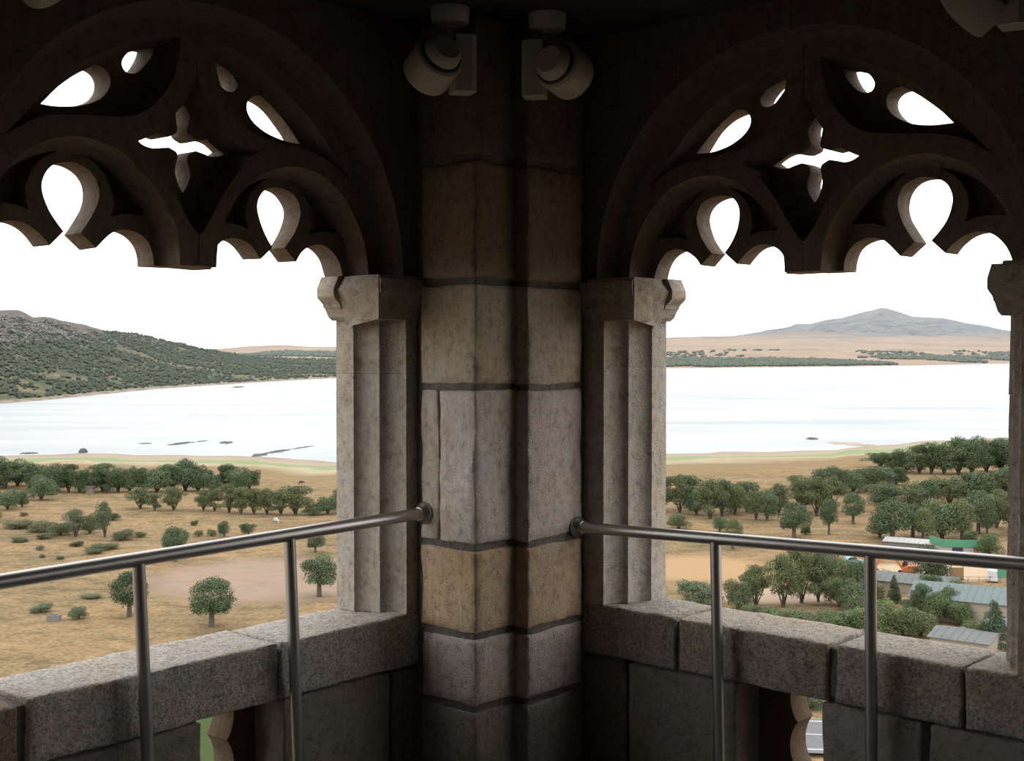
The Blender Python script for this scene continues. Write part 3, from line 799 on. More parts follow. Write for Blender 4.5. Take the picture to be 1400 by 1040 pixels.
M['far_leaf'] = leaf_mat('holm_oak_scrub', (0.022, 0.033, 0.020), (0.052, 0.064, 0.036), 0.02)
M['bark'] = simple('grey_bark', (0.085, 0.068, 0.052), 0.95, 0, 0.3, 3)
random.seed(4)
pts = []
while len(pts) < 17000:
    k = px_dir(random.uniform(-450, 640)); f = random.random() ** 0.85 * 0.97
    p = hill_z(k, f)
    dens = 0.30 - 1.25 * max(0.0, (p.z - 6) / 40.0) + fbm(p.x, p.y, 0.008) * 0.75 + fbm(p.x, p.y, 0.03) * 0.5
    if 0.07 < f < 0.22: dens -= 0.22
    if f < 0.03: dens = -1
    if dens > random.uniform(-0.1, 0.18):
        r = random.uniform(0.9, 2.7) * (1 + f * 0.3); pts.append((p, r * 1.1, r * random.uniform(0.8, 1.3)))
scatter('hillside_scrub', pts, M['far_leaf'], 'dark green scrub covering the rocky hillside across the lake')
pts = []
while len(pts) < 3600:                  # granite outcrops near the hilltop
    k = px_dir(random.uniform(-450, 330)); f = random.uniform(0.45, 0.93)
    p = hill_z(k, f)
    if p.z > 4 and fbm(p.x, p.y, 0.012) > -0.35:
        r = random.uniform(0.8, 3.4) * random.uniform(0.6, 1.0); pts.append((p, r * 1.2, r * random.uniform(0.5, 0.9)))
M['granite'] = simple('grey_granite', (0.125, 0.108, 0.10), 0.95, 0, 0.45, 0.05)
tag(scatter('hilltop_rocks', pts, M['granite'], 'grey granite outcrops along the top of the left hill'), None, 'rocks')
pts = []
while len(pts) < 5200:
    k = px_dir(random.uniform(860, 1480)); f = random.random() * 0.42 + 0.012
    if f > 0.24 and random.random() < 0.86: continue
    p = far_z(k, f)
    if fbm(p.x, p.y * 0.35, 0.004) > (-0.35 if f < 0.24 else 0.1):
        r = random.uniform(3.0, 7.0); pts.append((p, r * 1.5, r * 0.8))
while len(pts) < 6400:
    k = px_dir(random.uniform(290, 500)); f = random.uniform(0.28, 0.66)
    p = far_z(k, f)
    if fbm(p.x, p.y * 0.35, 0.003) > -0.1 + (f - 0.5) * 0.5:
        r = random.uniform(3.5, 8.0); pts.append((p, r * 1.6, r * 0.8))
scatter('far_shore_scrub', pts, M['far_leaf'], 'band of dark trees along the far shore below the mountain')

# --- haze over the lake and the far country
hz = bpy.data.materials.new('summer_haze'); hz.use_nodes = True; nt = hz.node_tree; nt.nodes.clear()
o_ = nt.nodes.new('ShaderNodeOutputMaterial'); vs_ = N(nt, 'ShaderNodeVolumeScatter', Density=2.6e-5, Anisotropy=0.0)
vs_.inputs['Color'].default_value = (0.80, 0.91, 1.0, 1)
nt.links.new(vs_.outputs['Volume'], o_.inputs['Volume'])
mb = MB(); mb.box((-9000, 620, -70), (9000, 11500, 700))
tag(mb.build('haze', hz), kind='structure')
# ------------------------------------------------------------------ trees and bushes
def foliage_mesh(name, kind, seed):
    """crown of unit height share and unit width: leaf tufts spread through overlapping lumps"""
    rnd = random.Random(seed); lumps = []
    if kind == 'round':
        lumps = [((0, 0, 0.58), 0.40, 0.36)]
        for i in range(24):
            a = rnd.uniform(0, 6.28); e = rnd.uniform(-1.0, 1.4); r = 0.27
            lumps.append(((r * math.cos(a) * math.cos(e), r * math.sin(a) * math.cos(e), 0.57 + 0.29 * math.sin(e)), rnd.uniform(0.15, 0.22), rnd.uniform(0.11, 0.17)))
    elif kind == 'loose':
        for i in range(26):
            a = rnd.uniform(0, 6.28); d = rnd.uniform(0.02, 0.36); z = rnd.uniform(0.24, 0.88)
            k = 1.0 - max(0, z - 0.6) * 1.5
            lumps.append(((d * k * math.cos(a), d * k * math.sin(a), z), rnd.uniform(0.13, 0.21), rnd.uniform(0.09, 0.15)))
    elif kind == 'bush':
        lumps = [((0, 0, 0.42), 0.38, 0.40)]
        for i in range(14):
            a = rnd.uniform(0, 6.28); d = rnd.uniform(0.1, 0.32); z = rnd.uniform(0.18, 0.78)
            lumps.append(((d * math.cos(a), d * math.sin(a), z), rnd.uniform(0.14, 0.22), rnd.uniform(0.14, 0.22)))
    elif kind == 'conifer':
        for i in range(26):
            z = 0.08 + 0.86 * i / 25; d = 0.40 * (1 - z) ** 0.8
            for q in range(3):
                a = rnd.uniform(0, 6.28)
                lumps.append(((d * 0.7 * math.cos(a), d * 0.7 * math.sin(a), z), 0.05 + d * 0.42, 0.06))
    v = []; f = []
    tot = sum(r * r for _, r, _ in lumps); count = 9000
    for (c, r, h) in lumps:
        for q in range(int(count * r * r / tot)):
            th = rnd.uniform(0, 6.28); cz = rnd.uniform(-0.75, 1); sz = math.sqrt(1 - cz * cz); rr = rnd.uniform(0.62, 1.06)
            p = Vector((c[0] + r * rr * sz * math.cos(th), c[1] + r * rr * sz * math.sin(th), c[2] + h * rr * cz))
            nrm = Vector((sz * math.cos(th), sz * math.sin(th), cz)) + Vector((rnd.gauss(0, .5), rnd.gauss(0, .5), rnd.gauss(0, .5)))
            nrm.normalize(); x = nrm.orthogonal().normalized(); y = nrm.cross(x)
            an = rnd.uniform(0, 6.28); x, y = x * math.cos(an) + y * math.sin(an), y * math.cos(an) - x * math.sin(an)
            s = rnd.uniform(0.007, 0.017); b0 = len(v)
            v += [p + x * s * 1.3, p + y * s * 0.8, p - x * s * 1.3, p - y * s * 0.8]
            f.append((b0, b0 + 1, b0 + 2, b0 + 3))
    me = mesh(name, v, f, False, False); me.materials.append(M['leaf'])
    return me
def trunk_mesh(name, kind, seed):
    rnd = random.Random(seed); mb = MB()
    if kind in ('round', 'conifer'):
        mb.lathe((0, 0, -0.02), (0, 0, 1), [(0, 0.075), (0.06, 0.055), (0.20, 0.050), (0.34, 0.045), (0.6 if kind == 'round' else 0.95, 0.012)], 10)
        n = 6 if kind == 'round' else 0
    else:
        n = 5 if kind == 'loose' else 4
        mb.lathe((0, 0, -0.02), (0, 0, 1), [(0, 0.05), (0.10, 0.035), (0.35, 0.02), (0.5, 0.01)], 8)
    for i in range(n):
        a = 6.28 * i / n + rnd.uniform(-.3, .3); b = rnd.uniform(0.16, 0.26)
        z0 = 0.28 if kind == 'round' else 0.02
        mb.tube((0.01 * math.cos(a), 0.01 * math.sin(a), z0), (b * math.cos(a), b * math.sin(a), rnd.uniform(0.5, 0.7)), 0.028 if kind == 'round' else 0.02, 0.006, 7)
    me = mesh(name, mb.v, mb.f, True, True); me.materials.append(M['bark'])
    return me
PROTO = {}
for kd, n in (('round', 3), ('loose', 4), ('bush', 3), ('conifer', 1)):
    PROTO[kd] = [(foliage_mesh('foliage', kd, 10 * i + len(kd)), trunk_mesh('trunk', kd, i)) for i in range(n)]
trng = random.Random(21); used = {k: 0 for k in PROTO}
def plant(kind, x, y, wpx, hpx, label, group=None, name=None, tint=(1, 1, 1), at=None):
    """x, y: where the foot stands in the picture; wpx, hpx: its size there, turned into metres"""
    p = at if at is not None else on_ground(x, y)
    w = wpx * p.y / 1700.0; h = hpx * p.y / 1700.0
    if group and kind != 'conifer' and 'scrub' not in group: w *= 1.15
    root = empty(name or ('bush' if kind == 'bush' else 'conifer' if kind == 'conifer' else 'tree'), p - Vector((0, 0, 0.05)), trng.uniform(0, 6.28))
    root.scale = (w * 1.18, w * 1.18, h * 1.05)
    used[kind] += 1
    fo, tr = PROTO[kind][used[kind] % len(PROTO[kind])]
    for nm, me in (('foliage', fo), ('trunk', tr)):
        o = bpy.data.objects.new(nm, me); COL.objects.link(o); o.parent = root
        o.color = (*tint, 1)
    return tag(root, label, 'bush' if root.name.startswith('bush') else 'tree', group)

G_ = (0.86, 0.98, 0.90); OL = (1.08, 1.02, 0.85); DK = (0.62, 0.72, 0.62); BR = (1.15, 1.25, 0.95); GY = (1.05, 1.05, 1.10)
# single trees in the meadow, left opening
plant('round', 287, 858, 66, 66, 'round clipped green tree standing alone in the meadow just above the left ledge', tint=G_)
plant('round', 435, 816, 54, 57, 'spreading round tree with stout trunk beside the left window jamb, on bare earth', tint=G_)
plant('round', 174, 844, 54, 60, 'dark round tree half hidden behind the left handrail post', tint=DK)
plant('round', 430, 757, 27, 30, 'small round tree on bare earth just under the left handrail near the jamb', tint=G_)
plant('round', 238, 768, 40, 48, 'round tree whose crown rises just above the left handrail', tint=G_)
plant('bush', 52, 838, 34, 14, 'low grey green bush beside the concrete block in the left meadow', tint=GY)
plant('bush', 104, 848, 26, 20, 'round grey green bush right of the concrete block in the left meadow', tint=GY)
plant('bush', 122, 818, 32, 6, 'flat green weed patch in the left meadow below the handrail', tint=OL)
plant('loose', 101, 735, 34, 40, 'loose grey green tree standing in scrub, left of its taller twin', tint=GY)
plant('loose', 141, 735, 30, 50, 'tall loose grey green tree at the right end of the meadow scrub', tint=GY)
plant('bush', 121, 730, 30, 30, 'green bush between the two loose trees in the meadow scrub', tint=OL)
plant('bush', 152, 712, 20, 12, 'dark bush right behind the tall loose tree in the meadow', tint=DK)
for x, y, w, h in ((22, 722, 48, 12), (56, 728, 44, 16), (80, 733, 34, 20), (60, 738, 24, 10), (25, 742, 24, 8), (165, 738, 36, 14), (190, 735, 20, 8), (102, 747, 22, 8), (140, 752, 44, 10), (125, 758, 26, 8), (52, 752, 14, 6), (30, 706, 12, 6), (80, 765, 14, 5), (55, 763, 10, 5)):
    plant('bush', x, y, w, h, 'low brownish scrub bush in the left meadow', 'low scrub bushes in the left meadow', tint=(1.0, 0.92, 0.8))
plant('bush', 264, 719, 12, 8, 'tiny round bush alone in the meadow below the tree row', tint=DK)
plant('bush', 305, 734, 20, 24, 'upright bush just above the left handrail, right of two small ones', tint=G_)
plant('bush', 288, 733, 16, 10, 'small low bush just left of the upright bush above the left handrail', tint=OL)
plant('bush', 270, 734, 14, 10, 'leftmost of the small bushes just above the left handrail', tint=OL)
plant('bush', 338, 732, 22, 18, 'round bush touching the left handrail below the tree row', tint=DK)
# middle row of trees, left opening
for x, y, w, h, lb in ((190, 696, 34, 30, 'left end of the loose middle row in the left meadow'), (210, 699, 20, 24, 'second from the left in the loose middle row'), (236, 698, 36, 34, 'third from the left in the loose middle row, with a gap after it')):
    plant('loose', x, y, w, h, 'green tree, ' + lb, tint=OL)
for x, y, w, h in ((277, 699, 22, 30), (292, 700, 22, 32), (312, 702, 28, 40), (328, 704, 28, 40), (346, 703, 28, 36), (364, 703, 30, 36), (383, 704, 30, 34), (403, 704, 44, 42)):
    plant('loose', x, y, w, h, 'green tree in the middle row left of the jamb', 'middle row of trees in the left meadow', tint=OL)
for x, y, w, h in ((428, 704, 30, 16), (447, 703, 30, 28), (470, 700, 34, 40), (500, 702, 34, 38)):
    plant('bush', x, y, w, h, 'dark bush closing the middle tree row against the left jamb', 'bushes against the left jamb', tint=G_)
# shore belt, left opening
belt = [(-40, 668, 50, 46), (-18, 680, 46, 52), (4, 668, 44, 46), (22, 664, 36, 36), (38, 668, 36, 36), (60, 670, 34, 34), (78, 672, 30, 40), (92, 672, 26, 36), (107, 672, 30, 34), (122, 673, 26, 32), (139, 671, 38, 38), (160, 672, 30, 34), (176, 672, 26, 36), (193, 672, 30, 32), (213, 672, 40, 36), (234, 671, 30, 38), (252, 670, 38, 42), (270, 671, 34, 36), (289, 672, 26, 26), (310, 670, 30, 34), (326, 672, 30, 34), (340, 668, 26, 28)]
for i, (x, y, w, h) in enumerate(belt):
    plant('loose' if i % 3 == 1 else 'bush', x, y + 1, w * 1.1, h * 1.06, 'dense dark tree in the long belt between left meadow and lake', 'tree belt along the left lake shore', name='tree', tint=DK if i % 2 else G_)
plant('bush', 54, 684, 46, 36, 'big round bush standing in front of the left tree belt', tint=G_)
plant('bush', 8, 697, 36, 30, 'leafy bush at the left picture edge below the tree belt', tint=G_)
plant('bush', 28, 694, 20, 26, 'bush between the big round one and the left picture edge', tint=G_)
plant('bush', -14, 712, 30, 30, 'bush cut by the left picture edge above the scrub', tint=OL)
plant('bush', 145, 674, 12, 14, 'pale shrub beside the small hut below the left tree belt', tint=GY)

# right opening: row left of centre
for i, (x, y, w, h) in enumerate(((905, 700, 34, 52), (930, 702, 32, 54), (953, 704, 30, 44), (972, 710, 34, 56), (988, 706, 30, 50), (1006, 704, 28, 46), (1022, 700, 30, 44), (1035, 712, 26, 42), (1050, 712, 28, 46), (1066, 704, 28, 44), (945, 698, 30, 48), (1000, 700, 26, 46))):
    plant('bush' if i % 3 == 2 else 'loose', x, y, w * 1.08, h, 'bushy tree in the row beside the right window jamb', 'tree row beside the right jamb', name='tree', tint=OL if i % 2 else G_)
plant('bush', 929, 724, 32, 24, 'round bush right beside the right jamb, just above the handrail', tint=OL)
plant('bush', 985, 728, 24, 24, 'smaller of two touching bushes just above the right handrail', tint=G_)
plant('round', 1003, 751, 30, 40, 'round bushy tree overlapped by the right handrail', tint=OL)
plant('round', 1087, 736, 48, 48, 'round dark tree standing alone left of centre above the right handrail', tint=G_)
plant('round', 1135, 732, 26, 50, 'slim tree with narrow crown above the right handrail', tint=G_)
plant('round', 1168, 717, 34, 42, 'small round tree standing alone in the dry grass of the right opening', tint=G_)
plant('bush', 1103, 732, 16, 14, 'small bush at the foot of the lone round tree', tint=DK)
for i, (x, y, w, h) in enumerate(((1100, 700, 40, 50), (1118, 705, 38, 54), (1138, 700, 36, 50), (1092, 690, 30, 40))):
    plant('loose', x, y, w, h, 'leafy tree in the clump behind the lone round tree', 'clump behind the lone round tree', tint=OL)
for i, (x, y, w, h) in enumerate(((1128, 675, 38, 40), (1150, 674, 34, 36), (1168, 674, 34, 34), (1186, 672, 36, 36), (1206, 670, 36, 34), (1226, 664, 34, 30), (1178, 664, 30, 26), (1140, 664, 30, 26))):
    plant('bush', x, y, w, h, 'dark leafy tree in the band across the middle of the right opening', 'tree band across the right opening', name='tree', tint=DK if i % 2 else G_)
for i, (x, y, w, h) in enumerate(((1205, 638, 36, 20), (1222, 642, 34, 26), (1240, 646, 34, 34), (1258, 648, 36, 40), (1275, 648, 36, 46), (1292, 648, 38, 48), (1312, 648, 40, 52), (1330, 648, 42, 54), (1350, 645, 40, 46), (1370, 645, 40, 46), (1392, 648, 44, 50), (1420, 650, 44, 50))):
    plant('bush' if i % 3 else 'loose', x, y, w * 1.08, h, 'tall dark tree in the belt at the water behind the right opening', 'right lakeside tree belt', name='tree', tint=DK if i % 3 else G_)
for i, (x, y, w, h) in enumerate(((1215, 700, 40, 40), (1245, 695, 38, 36), (1270, 692, 40, 36), (1300, 688, 44, 40), (1330, 690, 48, 46), (1358, 688, 44, 50), (1385, 690, 44, 52), (1205, 690, 34, 34), (1410, 695, 44, 50))):
    plant('bush' if i % 2 else 'loose', x, y, w * 1.1, h, 'olive green tree in the grove behind the sheds', 'grove behind the sheds', name='tree', tint=OL if i % 2 else G_)
for i, (x, y, w, h) in enumerate(((1222, 742, 54, 56), (1205, 736, 34, 40), (1250, 734, 36, 46), (1264, 742, 30, 46), (1290, 738, 50, 58), (1318, 738, 40, 54), (1340, 730, 40, 60), (1365, 722, 40, 56), (1352, 732, 24, 36), (1395, 730, 44, 60))):
    plant('bush' if i % 3 == 1 else 'round', x, y, w, h, 'full crowned tree in the grove just above the right handrail', 'front trees of the right grove', name='tree', tint=OL if i % 2 else G_)
plant('bush', 1328, 743, 24, 20, 'fresh green bush left of the green roofed hut corner', tint=BR)
plant('bush', 1356, 762, 34, 36, 'bright green bush in front of the green roofed hut, near the right jamb', tint=BR)
plant('bush', 1275, 800, 66, 56, 'dark dense tree below the right handrail, beside the excavator', name='tree', tint=DK)
plant('conifer', 1225, 826, 22, 38, 'dark narrow conifer in front of the grey shed', tint=DK)
# shrubbery below the right handrail
plant('bush', 960, 830, 70, 40, 'broad greyish shrub rising over the right ledge next to the jamb', tint=GY)
plant('bush', 1012, 838, 44, 48, 'green shrub over the right ledge beside the first post', tint=OL)
plant('loose', 1035, 832, 44, 60, 'loose pale green tree right of the first post of the right handrail', tint=OL)
plant('loose', 1073, 832, 52, 76, 'tree with straight bare trunk below the right handrail', tint=OL)
plant('loose', 1098, 826, 54, 80, 'taller tree with bare trunk, middle of three below the right handrail', tint=OL)
plant('loose', 1121, 824, 38, 68, 'thin tree, rightmost of three bare trunked ones below the right handrail', tint=OL)
for i, (x, y, w, h) in enumerate(((1140, 800, 40, 40), (1160, 806, 40, 44), (1180, 812, 40, 50), (1150, 830, 40, 44), (1172, 838, 46, 46), (1135, 790, 30, 34), (1135, 780, 36, 40), (1195, 835, 40, 44))):
    plant('bush', x, y, w, h, 'thick green bush behind the second post of the right handrail', 'thicket behind the second right post', tint=OL if i % 2 else G_)
for i, (x, y, w, h) in enumerate(((1045, 850, 50, 22), (1075, 856, 50, 24), (1105, 862, 56, 28), (1140, 870, 60, 34), (1165, 868, 50, 36), (1190, 874, 56, 50), (1215, 872, 50, 48), (1238, 872, 46, 44), (1262, 872, 46, 40), (1205, 852, 44, 36), (1180, 850, 44, 36))):
    plant('bush', x, y, w, h, 'green hedge shrub rising just behind the right ledge', 'hedge shrubs behind the right ledge', tint=BR if i % 2 else OL)
for i, (x, y, w, h) in enumerate(((1262, 848, 34, 50), (1282, 852, 40, 48), (1300, 848, 34, 46), (1318, 856, 38, 34), (1245, 846, 30, 24), (1310, 832, 30, 42), (1275, 830, 30, 46), (1335, 845, 30, 24))):
    plant('bush' if i % 2 else 'loose', x, y, w, h, 'leafy tree in front of the teal roofed shed', 'trees in front of the teal shed', name='tree', tint=BR if i % 2 else G_)
plant('conifer', 1362, 890, 52, 66, 'dark spreading conifer against the right jamb, beside the small grey roof', tint=(0.7, 0.85, 0.85))
plant('bush', 1335, 876, 34, 30, 'light green bush between small grey roof and conifer', tint=BR)
plant('bush', 1293, 874, 30, 12, 'bright green low bush in front of the small grey roof', tint=BR)

plant('bush', 1113, 972, 44, 26, 'dark bush by the road, seen through the gap under the right ledge', tint=DK)

ORD = 'first second third fourth fifth sixth seventh eighth ninth tenth eleventh twelfth thirteenth fourteenth fifteenth sixteenth seventeenth eighteenth nineteenth twentieth twenty-first twenty-second'.split()
by_group = {}
for o in COL.objects:
    if o.get('category') in ('tree', 'bush') and o.get('group'): by_group.setdefault(o['group'], []).append(o)
for g, os_ in by_group.items():
    os_.sort(key=lambda o: o.location.x / o.location.y)
    for i, o in enumerate(os_): o['label'] = o['label'] + ', ' + ORD[i] + ' from left'

# ------------------------------------------------------------------ sheds and things in the yard
M['teal'] = simple('teal_sheet_roof', (0.075, 0.102, 0.098), 0.6, 0, 0.10, 0.5)
M['grey_roof'] = simple('grey_fibre_cement', (0.095, 0.10, 0.095), 0.8, 0, 0.15, 0.6)
M['cream'] = simple('cream_render', (0.26, 0.22, 0.165), 0.85, 0, 0.08, 0.5)
M['white'] = simple('white_panel', (0.30, 0.30, 0.29), 0.6)
M['green'] = simple('green_painted_metal', (0.05, 0.20, 0.11), 0.5)
M['orange'] = simple('orange_machine_paint', (0.42, 0.12, 0.035), 0.5)
M['yellow'] = simple('ochre_rubble', (0.36, 0.24, 0.12), 0.9, 0, 0.3, 1.2)
M['rust'] = simple('rust_brown_panel', (0.22, 0.13, 0.06), 0.8)
M['black'] = simple('black_rubber', (0.02, 0.02, 0.02), 0.8)
M['window'] = simple('dark_window_glass', (0.03, 0.04, 0.05), 0.15)
M['car_white'] = simple('white_car_paint', (0.45, 0.45, 0.46), 0.3)
M['car_blue'] = simple('pale_blue_car_paint', (0.16, 0.28, 0.36), 0.3)
M['wood'] = simple('weathered_plank', (0.16, 0.125, 0.10), 0.9, 0, 0.2, 2)
M['concrete'] = simple('concrete', (0.14, 0.13, 0.12), 0.9, 0, 0.15, 2)
M['asphalt'] = simple('asphalt', (0.10, 0.10, 0.105), 0.9, 0, 0.1, 1)
M['line'] = simple('white_road_paint', (0.28, 0.28, 0.28), 0.8)
M['cow'] = simple('white_hide', (0.42, 0.39, 0.36), 0.8)
M['cow_dark'] = simple('dark_brown_hide', (0.05, 0.035, 0.025), 0.8)

def shed(name, A, B, depth, wall_h, rise, roof_mat, wall_mat, label, cat='shed', over=0.35, windows=0, base=None):
    """A, B: ends of the front wall on the ground; ridge runs parallel to it"""
    A = Vector(A); B = Vector(B); zg = base if base is not None else min(ground_z(A.x, A.y), ground_z(B.x, B.y))
    x = (B - A); L = x.length; x.normalize(); y = Vector((-x.y, x.x))
    if y.y < 0: y = -y
    root = empty(name, (A.x, A.y, zg))
    P = lambda a, d, z: Vector((A.x + x.x * a + y.x * d, A.y + x.y * a + y.y * d, zg + z))
    mb = MB()
    poly = [(0, 0), (depth, 0), (depth, wall_h), (depth / 2, wall_h + rise), (0, wall_h)]
    mb.prism([P(0, d, z - (0.3 if z == 0 else 0)) for d, z in poly], P(L, 0, 0) - P(0, 0, 0))
    wl = mb.build('walls', wall_mat, root)
    sl = rise / (depth / 2); t = 0.12
    for s in (0, 1):
        q = [(-over, wall_h - sl * over + 0.02), (depth / 2, wall_h + rise + 0.02), (depth / 2, wall_h + rise + t + 0.02), (-over, wall_h - sl * over + t + 0.02)]
        if s: q = [(depth - d, z) for d, z in q]
        mb = MB(); mb.prism([P(-over, d, z) for d, z in q], P(L + over, 0, 0) - P(-over, 0, 0))
        rf = mb.build('roof_slope', roof_mat, root)
        mb = MB()
        for k in range(int(L / 1.1)):   # standing seams
            a = 0.3 + k * 1.1
            mb.prism([P(a, d, z + t + 0.04) for d, z in (q[0], q[1])] + [P(a, d, z + t) for d, z in (q[1], q[0])], P(0.07, 0, 0) - P(0, 0, 0))
        mb.build('roof_seams', roof_mat, rf)
    for k in range(windows):
        a = L * (k + 0.6) / (windows + 0.2)
        mb = MB(); mb.prism([P(a - 0.5, -0.04, 1.0), P(a + 0.5, -0.04, 1.0), P(a + 0.5, -0.04, 1.9), P(a - 0.5, -0.04, 1.9)], P(0, 0.1, 0) - P(0, 0, 0))
        mb.build('window', M['window'], root)
    return tag(root, label, cat)
shed('shed', (61.0, 189.5), (84.0, 176.5), 10.5, 3.6, 1.5, M['teal'], M['cream'], 'long cream shed with teal sheet roof below the right handrail', windows=3, base=-40.3)
shed('shed', (56.8, 168.0), (63.0, 163.5), 7.5, 2.3, 0.7, M['grey_roof'], M['cream'], 'small shed with pale grey roof just above the right ledge', base=-40.2)
shed('shed', (67.5, 176.5), (73.0, 173.2), 4.5, 2.2, 0.6, M['teal'], M['cream'], 'low teal roofed lean-to in front of the long shed', base=-40.3)
shed('shed', (60.0, 212.0), (73.0, 204.5), 8.0, 2.0, 0.9, M['grey_roof'], M['cream'], 'low grey brown roofed shed under the excavator arm', base=-40.3)
shed('shed', (77.0, 256.0), (86.0, 251.0), 5.0, 1.8, 0.5, M['white'], M['concrete'], 'flat whitish roofed hut just above the right handrail', base=-40.5)
# green fascia hut
hut = empty('hut', (89.0, 247.0, -40.4)); tag(hut, 'white prefabricated hut with broad green fascia above the right handrail', 'hut')
def hb(nm, lo, hi, m): mbx = MB(); mbx.box(lo, hi, lambda a, n, z: Vector((86.4 + a * 0.97 - n * 0.2, 247.5 - a * 0.18 + n * 0.97, -40.4 + z))); return mbx.build(nm, m, hut)
hb('walls', (0, 0, 0), (8.6, 4.5, 2.3), M['white']); hb('roof', (-0.3, -0.3, 2.3), (8.9, 4.8, 2.5), M['white']); hb('fascia', (-0.35, -0.42, 2.0), (8.95, -0.25, 3.4), M['green'])
hb('door', (5.6, -0.06, 0), (6.5, 0.02, 2.0), M['rust']); hb('window', (1.5, -0.06, 0.9), (3.6, 0.02, 1.8), M['window'])
hb('fascia_side', (-0.45, -0.3, 2.0), (-0.3, 4.8, 3.4), M['green'])
# excavator
def excavator(p, rz):
    e = empty('excavator', p, rz); R = Matrix.Rotation(rz, 3, 'Z')
    Q = lambda a, n, z: Vector(p) + R @ Vector((a, n, z))
    for s in (-1, 1):
        mb = MB(); mb.prism([Q(a, s * 1.1 - 0.25, z) for a, z in ((-1.6, 0.15), (-1.3, 0), (1.3, 0), (1.6, 0.15), (1.6, 0.55), (1.3, 0.75), (-1.3, 0.75), (-1.6, 0.55))], R @ Vector((0, 0.5, 0)))
        mb.build('track', M['black'], e)
    mb = MB(); mb.prism([Q(a, -1.1, z) for a, z in ((-1.9, 0.8), (1.0, 0.8), (1.0, 1.3), (-0.2, 1.9), (-1.9, 1.9))], R @ Vector((0, 2.2, 0))); mb.build('body', M['orange'], e)
    mb = MB(); mb.prism([Q(a, -1.1, z) for a, z in ((-0.2, 1.3), (1.0, 1.3), (0.9, 2.3), (0.6, 2.75), (-0.2, 2.75))], R @ Vector((0, 0.95, 0))); cb = mb.build('cab', M['orange'], e)
    mb = MB(); mb.prism([Q(a, -1.13, z) for a, z in ((0.0, 1.6), (0.85, 1.6), (0.78, 2.3), (0.55, 2.6), (0.0, 2.6))], R @ Vector((0, 1.01, 0))); mb.build('window', M['window'], cb)
    mb = MB(); mb.prism([Q(a, 0.05, z) for a, z in ((0.6, 1.3), (1.1, 1.3), (2.5, 3.0), (4.6, 3.3), (4.6, 3.7), (2.3, 3.55))], R @ Vector((0, 0.4, 0))); mb.build('boom', M['orange'], e)
    mb = MB(); mb.prism([Q(a, 0.1, z) for a, z in ((4.2, 3.9), (4.7, 3.8), (5.7, 1.3), (5.4, 1.2))], R @ Vector((0, 0.3, 0))); mb.build('stick', M['orange'], e)
    mb = MB(); mb.prism([Q(a, -0.2, z) for a, z in ((5.7, 1.35), (5.3, 1.3), (4.8, 0.7), (5.0, 0.3), (5.8, 0.35), (5.5, 0.8))], R @ Vector((0, 0.9, 0))); mb.build('bucket', M['rust'], e)
    return tag(e, 'orange excavator with bent arm beside the dark tree below the right handrail', 'excavator')
pe = on_ground(1243, 788); excavator(pe, math.pi - 0.25)
hp = on_ground(1215, 790)
v = []; f = []
for j in range(7):
    for i in range(17):
        a = i / 16 * 2 * math.pi; r = j / 6
        v.append((hp.x + math.cos(a) * 2.6 * r, hp.y + 3 + math.sin(a) * 1.6 * r, hp.z + 1.1 * (1 - r ** 1.5) - 0.05 + noise.noise(Vector((a * 2, r * 4, 1))) * 0.2 * (1 - r)))
f = [(j * 17 + i, j * 17 + i + 1, (j + 1) * 17 + i + 1, (j + 1) * 17 + i) for j in range(6) for i in range(16)]
tag(obj('rubble_heap', v, f, M['yellow'], None, None, True), 'ochre rubble heap under the excavator arm', 'heap')
# rust-brown gate leaf
p = on_ground(1311, 794); g_ = tag(empty('gate', p), 'rust brown panel gate standing in the sandy yard', 'gate')
mb = MB(); mb.box((p.x - 1.2, p.y, p.z), (p.x + 1.1, p.y + 0.08, p.z + 2.2)); mb.build('panel', M['rust'], g_)
for dx in (-1.25, 1.1): mb = MB(); mb.box((p.x + dx, p.y - 0.03, p.z - 0.1), (p.x + dx + 0.12, p.y + 0.12, p.z + 2.35)); mb.build('post', M['wood'], g_)
p = on_ground(1345, 795); g_ = tag(empty('yard_fence', p), 'thin dark rail fence in front of the sandy yard', 'fence')
for k in range(6): mb = MB(); mb.tube((p.x - 5 + 1.9 * k, p.y - 2, p.z - 0.1), (p.x - 5 + 1.9 * k, p.y - 2, p.z + 1.1), 0.05, seg=8); mb.build('post', M['wood'], g_)
for zz_ in (0.55, 1.05): mb = MB(); mb.tube((p.x - 5, p.y - 2, p.z + zz_), (p.x + 4.5, p.y - 2, p.z + zz_), 0.035, seg=8); mb.build('rail', M['wood'], g_)
